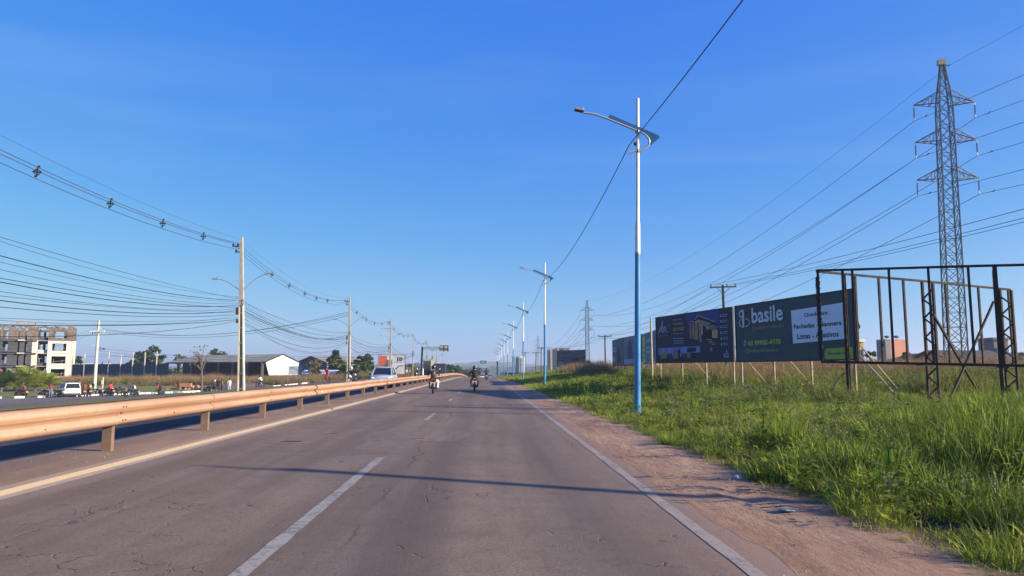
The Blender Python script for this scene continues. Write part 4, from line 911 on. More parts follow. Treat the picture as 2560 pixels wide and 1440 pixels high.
# mesh fence with green net right of the block
fp = [at(x,950,z) for x,z in ((178,160),(240,158),(300,156),(360,153),(420,150))]
net = mat('green_shade_net', (.05,.10,.11), .9, c2=(.035,.075,.085), scale=.5)
r = empty('net_fence', (0,0,0), label='tall fence hung with blue green netting between the unfinished block and the long shed', cat='fence')
for i, (a, c) in enumerate(zip(fp, fp[1:])):
    ga = H(a.x,a.y); gc = H(c.x,c.y)
    MB().add([(a.x,a.y,ga+.8),(c.x,c.y,gc+.8),(c.x,c.y,gc+4.0),(a.x,a.y,ga+4.0)],[(0,1,2,3)]).build('net_panel', net, r)
    for t in (0,.5): p = a.lerp(c,t); MB().beam((p.x,p.y-.1,H(p.x,p.y)-.2),(p.x,p.y-.1,H(p.x,p.y)+6.2+rnd.uniform(-.4,.4)),.16).build('post', cream, r)
    MB().beam((a.x,a.y-.1,ga+5.6),(c.x,c.y-.1,gc+5.6),.05).build('wire', galv, r)
# ------------------------------------------------------------------ long open shed and the house behind
rf_ = mat('grey_fibre_cement', (.24,.235,.21), .9, c2=(.17,.165,.15), scale=.35, detail=7)
def corr(b, A, B_, C, D, n, amp=.06):
    """corrugated sheet roof between edges A-B (eave) and D-C (ridge)"""
    rows = []
    for (p, q) in ((A,B_),(D,C)): rows.append([p.lerp(q,k/n)+Vector((0,0,amp*(k%2))) for k in range(n+1)])
    vs = rows[0]+rows[1]; b.add(vs, [(k,k+1,n+1+k+1,n+1+k) for k in range(n)])
A = at(413,902,176); Bc = at(662,904.5,160); Cc = at(747,905,168); gsh = H(Bc.x,Bc.y)
sh = empty('long_shed', label='long open sided shed with grey sheet roof and white gable end', cat='building')
zE = at(662,904.5,160).z; ux = (Bc-A); ux.z = 0; uy = (Cc-Bc); uy.z = 0; zR = zE+uy.length*.5*.36
for p in (A,Bc,Cc): p.z = zE
D = A+uy; 
mid0 = A+uy*.5+ux.normalized()*5; mid1 = Bc+uy*.5; mid0.z = mid1.z = zR
rb = MB(); corr(rb, A, Bc, mid1, mid0, 90); rb.build('roof_slope', rf_, sh); rb = MB(); corr(rb, D, Cc, mid1, mid0, 90); rb.build('roof_slope', rf_, sh); rb = MB(); corr(rb, A, D, mid0, mid0+Vector((.01,0,0)), 20); rb.build('hip', rf_, sh)
wsh = mat('white_sheet_wall', (.72,.71,.70), .7, c2=(.58,.57,.56), scale=.8)
gv = (Cc-Bc).normalized(); b = MB(); e = .25; nrm = Vector((gv.y,-gv.x,0))*.1
b.prism([Bc+nrm+gv*.2-Vector((0,0,.1)), Bc+nrm+gv*1.2-Vector((0,0,2.9)), Cc+nrm-gv*.4-Vector((0,0,2.9)), Cc+nrm-gv*.1-Vector((0,0,.1)), mid1+nrm-Vector((0,0,.15))], nrm*-.5); b.build('gable_wall', wsh, sh)
for k in range(8):
    for q in (A+ux*(k+.05)/7.2, D+ux*(k+.05)/7.2):
        b = MB(); b.box((q.x,q.y,(zE+gsh)/2-.1),(.45,.4,zE-gsh)); b.beam((q.x,q.y,zE-1.0),(q.x+.9,q.y,zE-.1),.12)
        b.build('post', mat('shed_post',(.13,.115,.10),.9), sh)
b = MB(); b.beam(A-Vector((0,0,.15)),Bc-Vector((0,0,.15)),.1,.3); b.beam(Bc+nrm*2+gv*.1,mid1+nrm*2,.12,.25); b.beam(Cc+nrm*2,mid1+nrm*2,.12,.25); b.build('eave_beam', dark, sh)
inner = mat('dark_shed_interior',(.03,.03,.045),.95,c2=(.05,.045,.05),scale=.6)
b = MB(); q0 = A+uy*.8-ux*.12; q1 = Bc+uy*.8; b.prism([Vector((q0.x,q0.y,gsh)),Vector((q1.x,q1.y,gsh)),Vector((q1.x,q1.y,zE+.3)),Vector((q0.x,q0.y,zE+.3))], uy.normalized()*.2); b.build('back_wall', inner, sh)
for k in range(16):
    t = rnd.uniform(.03,.95); p = A+ux*t+uy*rnd.uniform(.2,.6); MB().box((p.x,p.y,gsh+.9),(rnd.uniform(.6,2.2),rnd.uniform(.5,1),rnd.uniform(.8,2.0)),rz=rnd.random()).build('stored_pallet', rnd.choice([inner,mat('blue_drum',(.04,.07,.14),.6),mat('grey_sack',(.25,.26,.27),.8)]), sh)
# house with dark gable behind
hA = at(745,906,185); hB = at(818,906,176); zH = hA.z; gh = H(hA.x,hA.y)
h2 = empty('grey_gabled_house', label='low grey gabled house to the right of the white shed gable', cat='building'); uv = hB-hA; uv.z = 0; un = Vector((-uv.y,uv.x,0)).normalized()*12
pk = hA+uv*.52; pk.z = at(785,893,180).z
b = MB(); hA.z = hB.z = zH; b.prism([Vector((hA.x,hA.y,gh-1)),Vector((hB.x,hB.y,gh-1)),hB.copy(),pk,hA.copy()], un); b.build('wall', mat('shaded_plaster',(.20,.19,.19),.9), h2)
ov = uv.normalized()*.7; b = MB()
for s, e in ((-1,hA),(1,hB)): 
    q0 = e+ov*s-Vector((0,0,.25)); b.prism([q0-un*.05, pk-un*.05+Vector((0,0,.12)), pk-un*.05+Vector((0,0,.32)), q0-un*.05+Vector((0,0,.2))], un*1.1)
b.build('roof', rf_, h2)
# white low roofs far behind (long thin)
for (x0,x1,y0,y1,z,lb) in ((172,258,912,917,230,'long white factory roof right of the unfinished block'),(925,948,918,924,230,'small white roof left of the white billboard'),(758,835,931,935,150,'long low white wall behind the notice board')):
    a = at(x0,y1,z); c = at(x1,y0,z); gg = H(a.x,a.y)
    r = empty('low_building', label=lb, cat='building'); 
    b = MB(); b.box(((a.x+c.x)/2,a.y+3,(gg+c.z)/2-.3),(c.x-a.x,6,c.z-gg-.3)); b.build('wall', mat('shaded_wall',(.22,.21,.2),.9), r)
    b = MB(); b.prism([(a.x-.4,a.y-.4,a.z),(a.x-.4,a.y-.4,c.z-.05),(a.x-.4,a.y+3,c.z+.5),(a.x-.4,a.y+6.4,a.z+.1)],(c.x-a.x+.8,0,0)); b.build('roof', white, r)
    for k in range(4): MB().box((a.x+(c.x-a.x)*(k+.5)/4,a.y-.05,(gg+a.z)/2),(.9,.08,.9)).build('window', glassd, r)
# mound of red brick rubble
p = at(470,953,118); b = MB()
for k in range(60): b.box((p.x+rnd.gauss(0,1.1),p.y+rnd.gauss(0,.7),H(p.x,p.y)+abs(rnd.gauss(0,.35))),(.3,.2,.25),rz=rnd.random()*3)
b.box((p.x,p.y-.8,H(p.x,p.y)+.7),(1.8,.5,.55)); b.build('brick_pile', mat('orange_brick',(.42,.20,.12),.9,c2=(.30,.15,.10),scale=2), label='pile of orange bricks on the mown grass in front of the shed', cat='rubble pile')
p = at(600,955,112); b = MB(); n = 24; vs = [(p.x, p.y, H(p.x,p.y)+1.25)]
rings = 5
for j in range(1, rings+1):
    for k in range(n):
        a = 2*math.pi*k/n; q = j/rings; rr = (7.5,2.6); nz_ = noise.noise(Vector((math.cos(a)*q*3,math.sin(a)*q*3,4)))
        vs.append((p.x+rr[0]*q*math.cos(a), p.y+rr[1]*q*math.sin(a), H(p.x,p.y)+1.25*(1-q*q)+.3*nz_*(1-q)-.05))
fs = [(0,1+k,1+(k+1)%n) for k in range(n)]+[(1+j*n+k,1+j*n+(k+1)%n,1+(j+1)*n+(k+1)%n,1+(j+1)*n+k) for j in range(rings-1) for k in range(n)]
MB().add([Vector((a,b_,c_)) for a,b_,c_ in vs],fs).build('earth_mound', mat('brown_earth',(.17,.12,.10),1,c2=(.10,.075,.06),scale=1.2,bump=.8,bscale=6), smooth=True, kind='structure', label='low mound of brown earth behind the group of motorcyclists')
# ------------------------------------------------------------------ buildings on the right
def block(name, label, px0, px1, pyt, z, zbase, m_, floors, cols, mwin, setb=8, cat='building', slabs=None):
    a = at(px0,pyt,z); c = at(px1,pyt,z); r = empty(name, (a.x,a.y,zbase), rz=math.atan2(c.y-a.y,c.x-a.x), label=label, cat=cat)
    W = math.hypot(c.x-a.x,c.y-a.y); Hh = a.z-zbase
    MB().box((W/2,setb/2,Hh/2),(W,setb,Hh)).build('wall', m_, r)
    if floors:
        fh = Hh/floors; me = None
        for f in range(floors):
            for k in range(cols):
                if me is None: b = MB(); b.box((0,0,0),(W/cols*.55,.12,fh*.5)); o = b.build('window', mwin, r); me = o.data; o.location = (W*(k+.5)/cols,-.07,fh*(f+.55))
                else: link('window', me, r, (W*(k+.5)/cols,-.07,fh*(f+.55)))
    MB().box((W/2,setb/2,Hh+.2),(W+.5,setb+.5,.4)).build('roof', slabs or conc, r); return r
win = mat('far_window',(.10,.11,.13),.3); peach = mat('peach_render',(.50,.36,.28),.8); brownw = mat('brown_tower_wall',(.26,.20,.17),.85)
block('apartment_tower','peach and brown apartment tower, left half, behind the dark car billboard',1370,1390,874,560,-4,brownw,12,3,win,16)
block('apartment_tower','brown apartment tower, middle block, behind the dark car billboard',1391,1406,872,555,-4,mat('tower_grey_brown',(.20,.165,.155),.85),12,3,win,16)
block('apartment_tower','brown apartment tower with pale corner, right block, above the dark car billboard',1407,1424,871,550,-4,brownw,12,3,win,16)
for px in (1379,1396,1423): 
    tw_ = bpy.data.objects['apartment_tower'+{1379:'',1396:'.001',1423:'.002'}[px]]; a = at(px,873,552); q = tw_.location; MB().box((a.x-q.x,a.y-q.y-.9,(a.z+4)/2),(1.3,.5,a.z+4.6)).build('facade_fin', peach, tw_)
sil = mat('pale_silo',(.52,.54,.55),.6)
a = at(1301,890,330); r = empty('silo_group', (a.x,a.y,-5), label='pale banded cylindrical silo with yellowish dome beyond the lamp poles', cat='silo'); Hh = a.z+5
MB().tube([(0,0,0),(0,0,Hh-.8)],2.1,18).build('shell', sil, r, smooth=True); MB().tube([(0,0,Hh-.8),(0,0,Hh-.2),(0,0,Hh)],[2.2,1.6,.4],18).build('dome', mat('yellow_green_dome',(.55,.56,.35),.6), r, smooth=True)
for k in range(6): x = 2.15*math.cos(k*.5+3.4); y = 2.15*math.sin(k*.5+3.4); MB().beam((x,y,0),(x,y,Hh-1),.25).build('rib', mat('silo_rib',(.16,.20,.25),.6), r)
block('tall_slab_building','narrow grey blue slab building left of the silo',1280,1287,893,335,-5,mat('blue_grey_slab',(.20,.24,.30),.7),0,0,win,4)
b = MB(); a = at(1251,933,250); c = at(1345,933,235); mm = mat('blue_hoarding',(.03,.08,.32),.6)
r = empty('blue_hoarding', label='low blue hoarding wall behind the farther lamp poles', cat='wall')
for k in range(12):
    p = a.lerp(c,(k+.03)/12); q = a.lerp(c,(k+.97)/12); MB().beam(Vector((p.x,p.y,(p.z-3)/2+.2)),Vector((q.x,q.y,(q.z-3)/2+.2)),.15,p.z+3).build('panel', mm, r)
for i,(px0,px1,py,z,w) in enumerate(((1490,1502,910,420,.7),(1504,1516,905,430,.65),(1518,1528,913,410,.5),(1474,1486,914,450,.35))):
    block('distant_house','tiny pale distant house %s between the wooden poles' % ('with white walls','with tallest white front','at the right end','in grey')[i],px0,px1,py,z,0,mat('far_white_%d'%i,(w,w*.96,w*.9),.8),2,2,win,8)
# pink house and neighbours behind the frames
pinkm = mat('salmon_wall', (.62,.27,.19), .85, c2=(.55,.25,.18), scale=.8); zb_ = .2
a = at(2285,892,104); c = at(2372,892,98); r = empty('pink_house', label='salmon pink house with dark gabled roof behind the empty frames', cat='building'); ud = c-a; ud.z = 0; un = Vector((-ud.y,ud.x,0)).normalized()*9
lo = lambda v, z: Vector((v.x,v.y,z)); za = at(2285,896,104).z; pk = a+ud*.5; pkz = at(2330,881,101).z
MB().prism([lo(a,zb_),lo(c,zb_),lo(c,za),lo(pk,pkz),lo(a,za)],un).build('wall', pinkm, r)
b = MB(); o_ = ud.normalized()*.7
for e in (a-o_,c+o_): b.prism([lo(e,za-.35)-un*.08,lo(pk,pkz+.08)-un*.08,lo(pk,pkz+.32)-un*.08,lo(e,za-.1)-un*.08],un*1.15)
b.build('roof', mat('dark_tile_roof',(.075,.055,.05),.9), r)
b = MB(); b.prism([lo(a,za-.3)-ud*.9-un*.0, lo(a,za-.3)-un*0, lo(a,pkz-.1)+un*.5, lo(a,pkz-.1)-ud*.9+un*.5],(0,0,.15)); b.build('side_roof', mat('dark_tile_roof',(.075,.055,.05),.9), r)
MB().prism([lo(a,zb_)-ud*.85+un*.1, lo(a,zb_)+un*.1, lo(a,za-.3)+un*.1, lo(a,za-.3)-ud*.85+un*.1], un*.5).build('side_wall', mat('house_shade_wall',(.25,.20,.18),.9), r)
w_ = lambda t, z: lo(a+ud*t-un*.008, z)
for t0,t1 in ((.30,.42),(.60,.74)): MB().prism([w_(t0,1.2),w_(t1,1.2),w_(t1,2.2),w_(t0,2.2)],un*.006).build('window', white, r)
a = at(2212,848,112); c = at(2243,848,110); d_ = at(2264,849,112); r = empty('water_tower_block', label='grey and salmon water tank block with dishes on top, behind the empty frame', cat='building')
MB().box(((a.x+c.x)/2,a.y+1.2,(a.z+.2)/2),(c.x-a.x,2.6,a.z-.2)).build('wall', mat('grey_plaster',(.26,.25,.26),.85), r); MB().box(((c.x+d_.x)/2+.02,a.y+1.2,(a.z+.15)/2),(d_.x-c.x,2.55,a.z-.25)).build('side_wall', mat('salmon_wall', (.62,.27,.19)), r)
for px in (2226,2250): q = at(px,846,110); b = MB(); b.tube([(q.x,q.y+1,a.z-.1),(q.x,q.y+1,a.z+.25)],.03,5); b.ell((q.x,q.y+1,a.z+.32),(.42,.12,.2),10,5); b.build('satellite_dish', dark, r)
for i,(px0,px1,pt_,z,cl,lb) in enumerate(((2432,2486,886,120,(.07,.085,.13),'dark blue grey shed right of the pink house'),(2484,2520,850,118,(.16,.15,.17),'narrow grey brick tower at the right end of the frames'),(2512,2580,887,125,(.10,.13,.19),'long blue grey shed at the right edge'),(1866,1886,906,92,(.6,.6,.6),'small white hut under the banner billboard'),(1892,1906,911,95,(.62,.62,.62),'tiny white open porch under the banner billboard'),(2145,2158,855,98,(.60,.42,.15),'small yellow house end beside the banner billboard'))):
    r = block('low_building',lb,px0,px1,pt_,z,.1,mat('hut_%d'%i,cl,.85),1,2,win,4,slabs=mat('hut_roof',(.12,.12,.14),.8) if cl[0] < .5 else white)
# ------------------------------------------------------------------ distant wooded ridges (several, each lower one nearer)
def ridge(name, z, px0, px1, prof_pts, m_, lb, depth, amp):
    b = MB(); n = 260; rows = 7
    for j in range(rows):
        for i in range(n+1):
            px = px0+(px1-px0)*i/n
            for (xa,ya),(xb,yb) in zip(prof_pts, prof_pts[1:]):
                if xa <= px <= xb: py = ya+(yb-ya)*(px-xa)/(xb-xa); break
            t = j/(rows-1); zz = z+depth*(t-1)
            p = at(px, 925, zz); top = at(px, py, z).z
            hh = (top+14)*math.sin(t*math.pi/2)-14+(amp*noise.fractal(Vector((px*.05,j*1.3,z)),1,2,4) if j else 0)
            b.v.append((p.x,p.y,hh))
    b.f = [(j*(n+1)+i,j*(n+1)+i+1,(j+1)*(n+1)+i+1,(j+1)*(n+1)+i) for j in range(rows-1) for i in range(n)]; b.m = [0]*len(b.f)
    return b.build(name, m_, kind='structure', label=lb)
wd_ = lambda n, a, c: mat(n, a, 1, c2=c, scale=.05, detail=8, spec=.02)
ridge('far_hills', 2600, -900, 3500, [(-900,915),(0,914),(400,917),(900,912),(1020,910),(1090,912),(1150,909),(1185,905),(1240,908),(1300,911),(1400,915),(1800,917),(3500,916)], wd_('far_forest',(.05,.075,.05),(.075,.09,.06)), 'hazy far wooded hills behind the road', 700, 9)
ridge('wooded_ridge', 1300, -900, 3500, [(-900,919),(0,918),(600,920),(1000,913),(1040,908),(1075,911),(1100,915),(1150,917),(1230,920),(1300,916),(1500,921),(3500,920)], wd_('mid_forest',(.04,.06,.03),(.06,.075,.04)), 'middle distance wooded ridge', 350, 5)
# ------------------------------------------------------------------ motorcycles, bicycles, cars
tyre_me = rim_me = None
def wheel(parent, loc, Rr=.30, w=.05, spokes=8, width=None, steel=mat('dull_rim',(.12,.12,.12),.5,.5), name='wheel'):
    r = empty(name, loc, parent=parent)
    b = MB(); b.torus((0,0,0),Rr-w,w,'x',20,7)
    if width: b.v = [(x*width/w,y,z) for x,y,z in b.v]
    b.build('tyre', black, r, smooth=True)
    b = MB(); b.torus((0,0,0),Rr-2*w+.005,.012,'x',18,4); b.tube([(-.05,0,0),(.05,0,0)],.035,8)
    for k in range(spokes): a = 2*math.pi*k/spokes; b.beam((0,0,0),(0,(Rr-2*w)*math.cos(a),(Rr-2*w)*math.sin(a)),.014)
    b.build('rim', steel, r); return r
plate = mat('plate_pale',(.62,.63,.66),.5); redl = mat('tail_light_red',(.55,.02,.02),.3); ambl = mat('amber_light',(.8,.22,.03),.3); hdl = mat('headlight_glass',(.75,.77,.8),.15)
def motorcycle(label, loc, rz, paintc, tail=redl, group='motorcycles', big=False, lean=0, headon=False):
    """front is +y"""
    r = empty('motorcycle', loc, rz, label, 'motorcycle', group); r.rotation_euler = (0, R(lean), rz)
    pm_ = mat('moto_paint_%02d%02d%02d' % tuple(int(c*99) for c in paintc), paintc, .3, .1, coat=.4)
    wheel(r,(0,.66,.30)); wheel(r,(0,-.62,.30),width=.06)
    b = MB(); b.beam((0,.50,.85),(0,.02,.42),.05); b.beam((0,.02,.42),(0,-.25,.38),.05); b.beam((.07,-.25,.4),(.07,-.62,.30),.04); b.beam((-.07,-.25,.4),(-.07,-.62,.30),.04); b.beam((0,.45,.8),(0,-.3,.62),.05); b.beam((.08,-.3,.62),(.08,-.75,.72),.03); b.beam((-.08,-.3,.62),(-.08,-.75,.72),.03); b.build('frame', dark, r)
    b = MB(); b.ell((0,.02,.42),(.14,.20,.17),8,6); b.box((0,.1,.55),(.16,.18,.16)); b.tube([(.20,.0,.35),(-.20,.0,.35)],.03,6); b.build('engine', mat('engine_grey',(.10,.10,.105),.4,.6), r, smooth=True)
    b = MB(); b.ell((0,.20,.82),(.135,.26,.13),10,7); b.build('fuel_tank', pm_, r, smooth=True)
    b = MB(); b.loft([[Vector((x*w,y,z+dz)) for x,dz in ((-1,0),(-.8,.05),(.8,.05),(1,0),(.8,-.05),(-.8,-.05))] for y,w,z in ((.0,.10,.78),(-.25,.14,.76),(-.5,.13,.80),(-.78,.09,.84))]); b.build('seat', black, r, smooth=True)
    b = MB(); b.beam((.07,.66,.30),(.09,.44,.95),.04); b.beam((-.07,.66,.30),(-.09,.44,.95),.04); b.build('fork', mat('dull_rim',(.12,.12,.12)), r)
    b = MB(); b.tube([(-.36,.30,1.06),(-.22,.42,1.05),(0,.46,.98),(.22,.42,1.05),(.36,.30,1.06)],.016,6); b.build('handlebar', dark, r)
    b = MB(); b.ell((0,.56,.88),(.11,.08,.11),10,6); b.build('headlight', hdl, r, smooth=True)
    b = MB(); b.loft([[Vector((x*w,y,z+dz)) for x,dz in ((-1,-.05),(-1,.03),(1,.03),(1,-.05))] for y,w,z in ((-.35,.10,.72),(-.7,.11,.78),(-.90,.07,.84))]); b.build('tail_fairing', pm_, r)
    b = MB(); b.box((0,-.915,.84),(.15,.04,.06)); b.build('tail_light', tail, r)
    for s in (-1,1): MB().ell((s*.16,-.88,.72),(.035,.03,.03),6,5).build('indicator', ambl, r)
    b = MB(); b.box((0,-.93,.60),(.22,.012,.17)); b.build('license_plate', plate, r); b = MB(); b.loft([[Vector((x,y,z)) for x in (-.07,.07)]+[Vector((x,y,z+.012)) for x in (.07,-.07)] for y,z in ((-.45,.62),(-.75,.66),(-.93,.70),(-.95,.48))]); b.build('rear_fender', black, r)
    b = MB(); b.tube([(.13,.18,.32),(.15,-.1,.25),(.16,-.4,.30),(.17,-.80,.40)],[.025,.03,.045,.05],8); b.build('exhaust', mat('exhaust_dark',(.07,.07,.07),.5,.5), r, smooth=True)
    b = MB(); b.loft([[Vector((x,.66+.34*math.cos(a),.30+.34*math.sin(a))) for x in (-.055,.055)]+[Vector((x,.66+.35*math.cos(a),.30+.35*math.sin(a))) for x in (.055,-.055)] for a in (.3,.9,1.5,2.1,2.6)]); b.build('front_fender', pm_, r)
    for s in (-1,1):
        b = MB(); b.tube([(s*.28,.38,1.06),(s*.33,.40,1.20)],.007,4); b.ell((s*.36,.40,1.23),(.065,.012,.045),8,5); b.build('mirror', dark, r)
    b = MB(); b.beam((-.24,-.02,.32),(.24,-.02,.32),.03); b.build('footpegs', dark, r)
    return r
def bicycle(label, loc, rz, c, group='bicycles'):
    r = empty('bicycle', loc, rz, label, 'bicycle', group); pc = mat('bike_paint_%02d' % int(sum(c)*33), c, .4)
    wheel(r,(0,.52,.33),.33,.022,14); wheel(r,(0,-.52,.33),.33,.022,14)
    b = MB()
    for p,q in (((0,.36,.86),(0,0,.30)),((0,.38,.80),(0,-.18,.74)),((0,0,.30),(0,-.2,.86)),((0,0,.30),(0,-.52,.33)),((0,-.18,.74),(0,-.52,.33)),((0,.52,.33),(0,.36,.88))): b.tube([p,q],.024,6)
    b.build('frame', pc, r); b = MB(); b.tube([(-.28,.26,1.02),(-.1,.36,.98),(0,.36,.88),(.1,.36,.98),(.28,.26,1.02)],.014,5); b.build('handlebar', dark, r)
    MB().ell((0,-.22,.90),(.08,.13,.04),8,5).build('saddle', black, r); b = MB(); b.torus((.04,0,.30),.09,.012,'x',12,4); b.beam((.09,0,.30),(.09,.12,.2),.02); b.beam((-.09,0,.30),(-.09,-.12,.4),.02); b.build('crank', dark, r); return r
def car(label, loc, rz, paintc, L=4.2, W=1.74, Hh=1.5, shoulder=.92, hood=.95, cab0=-.42, cab1=.13, rw=.33, suv=False, name='car'):
    """front is +y; cab0/cab1: greenhouse extents as fractions of length at the roof"""
    r = empty(name, loc, rz, label, 'car', 'cars'); pm_ = mat('car_paint_%02d%02d%02d' % tuple(int(c*99) for c in paintc), paintc, .28, .25 if not suv else 0, coat=.6)
    hw = W/2; body = MB(); g0 = .20 if not suv else .28
    st = [(-.5,.86,.42,shoulder-.10),(-.49,.93,.30,shoulder),(-.40,1,.22,shoulder+.03),(-.2,1,g0,shoulder+.01),(.15,1,g0,shoulder),(.30,.99,g0,hood),(.42,.95,.22,hood-.10),(.485,.88,.24,hood-.26),(.5,.78,.34,hood-.38)]
    rings = []
    for f,w,z0,z1 in st:
        y = f*L; ww = w*hw; rings.append([Vector((x,y,z)) for x,z in ((-ww*.9,z0),(-ww,z0+.12),(-ww,z0+.5*(z1-z0)),(-ww*.97,z1-.10),(-ww*.88,z1-.015),(0,z1+.02),(ww*.88,z1-.015),(ww*.97,z1-.10),(ww,z0+.5*(z1-z0)),(ww,z0+.12),(ww*.9,z0))])
    body.loft(rings)
    # roof panel and pillars
    yr0, yr1 = cab0*L+.12*L*(0 if suv else 1), cab1*L-.02*L; tb = hw*.88; tt = hw*.72; zs = shoulder; zr = Hh
    yb0, yb1 = (cab0-.03)*L, (cab1+.17)*L
    roof = []
    for y, w, z in ((yr0-.06,.92,zr-.05),(yr0+.1,1,zr-.01),((yr0+yr1)/2,1.02,zr),(yr1-.1,1,zr-.02),(yr1+.04,.95,zr-.07)): roof.append([Vector((x,y,zz)) for x,zz in ((-tt*w,z-.06),(-tt*w*.85,z),(tt*w*.85,z),(tt*w,z-.06))])
    body.loft(roof)
    for s in (-1,1):
        for (ya,yb) in ((yb0,yr0),(yb1,yr1)): body.beam((s*tb*.985,ya,zs-.02),(s*tt*.97,yb,zr-.06),.07,.08)
        body.beam((s*tb,(yb0+yb1)/2-.05,zs-.02),(s*tt*1.0,(yr0+yr1)/2,zr-.05),.05,.09)
        if suv: body.beam((s*tb*.985,yb0+.55,zs-.02),(s*tt*.985,yr0+.45,zr-.06),.08,.35)
    body.build('body', pm_, r, smooth=True)
    ins = .93; gl = MB(); gl.loft([[Vector((x,y,z)) for x,y in ((-tb*.96,yb0+.03),(tb*.96,yb0+.03),(tb*.96,yb1-.03),(-tb*.96,yb1-.03))] if k == 0 else [Vector((x,y,z)) for x,y in ((-tt*.95,yr0),(tt*.95,yr0),(tt*.95,yr1),(-tt*.95,yr1))] for k, z in enumerate((zs-.03,zr-.07))]); gl.build('windows', glassd, r)
    wr = .31 if not suv else .36
    for sx_ in (-1,1):
        for f in (-rw-.0,rw-.02):
            y = f*L; MB().tube([(sx_*(hw-.20),y,wr),(sx_*(hw+.006),y,wr)],wr+.06,16).build('wheel_arch', black, r)
            w_ = empty('wheel',(sx_*(hw-.09),y,wr),parent=r); b = MB(); b.tube([(-.10,0,0),(.10,0,0)],wr,18); b.build('tyre', black, w_); b = MB(); b.tube([(-.112,0,0),(.112,0,0)],wr*.6,12); b.build('rim', galv, w_)
        b = MB(); b.ell((sx_*hw*.68,.465*L,hood-.27),(.20,.10,.085),10,6); b.build('headlight', hdl, r, smooth=True)
        b = MB(); b.box((sx_*hw*.86,-.485*L,shoulder-.12),(.16,.10,.26)); b.build('tail_light', redl, r)
        b = MB(); b.ell((sx_*(hw+.07),yb1-.35,zs+.07),(.09,.06,.07),8,5); b.build('mirror', black, r)
        b = MB(); b.box((sx_*(hw+.0),.02*L,zs-.14),(.02,.14,.03)); b.build('door_handle', dark, r)
    MB().box((0,.497*L,.48),(W*.55,.06,.12)).build('grille', dark, r); MB().box((0,.505*L,.38),(.40,.03,.12)).build('license_plate', plate, r)
    MB().box((0,-.502*L,.62 if suv else .7),(.42,.03,.13)).build('license_plate', plate, r); b = MB(); b.box((0,-.49*L,.36),(W*.86,.14,.22)); b.build('bumper', dark if suv else pm_, r)
    if suv:
        for s in (-1,1): MB().beam((s*tt*.85,yr0+.1,zr+.05),(s*tt*.85,yr1-.1,zr+.05),.04).build('roof_rail', dark, r)
    return r
# ------------------------------------------------------------------ people
POSE = {
 'stand': dict(pel=(0,0,.94),bel=(0,.01,1.10),che=(0,0,1.30),nec=(0,0,1.46),hea=(0,.02,1.60),top=(0,.01,1.68),
    sh=(.17,0,1.40),el=(.23,-.02,1.13),wr=(.22,.08,.90),ha=(.22,.11,.82),hi=(.09,0,.90),kn=(.11,.04,.50),an=(.12,-.01,.10),to=(.13,.14,.04)),
 'ride': dict(pel=(0,-.30,.86),bel=(0,-.28,1.00),che=(0,-.19,1.22),nec=(0,-.13,1.38),hea=(0,-.08,1.52),top=(0,-.07,1.60),
    sh=(.21,-.17,1.33),el=(.35,.05,1.12),wr=(.33,.25,1.08),ha=(.34,.32,1.06),hi=(.11,-.27,.84),kn=(.24,.14,.70),an=(.22,-.08,.36),to=(.22,.10,.30)),
 'cycle': dict(pel=(0,-.22,.98),bel=(0,-.19,1.12),che=(0,-.06,1.32),nec=(0,.0,1.46),hea=(0,.06,1.58),top=(0,.06,1.66),
    sh=(.17,-.03,1.40),el=(.26,.10,1.20),wr=(.27,.22,1.06),ha=(.27,.27,1.04),hi=(.09,-.20,.96),kn=(.11,.14,.66),an=(.10,-.04,.30),to=(.10,.12,.24)),
 'sit': dict(pel=(0,-.30,.86),bel=(0,-.31,1.02),che=(0,-.30,1.24),nec=(0,-.28,1.40),hea=(0,-.25,1.53),top=(0,-.25,1.61),
    sh=(.17,-.30,1.34),el=(.23,-.24,1.08),wr=(.18,-.05,.95),ha=(.16,.02,.93),hi=(.11,-.27,.84),kn=(.25,.08,.66),an=(.32,.02,.16),to=(.34,.14,.08)),
}
RAD = dict(pel=.15,bel=.145,che=.17,nec=.055,hea=.088,top=.07,sh=.062,el=.045,wr=.030,ha=.038,hi=.095,kn=.062,an=.040,to=.035)
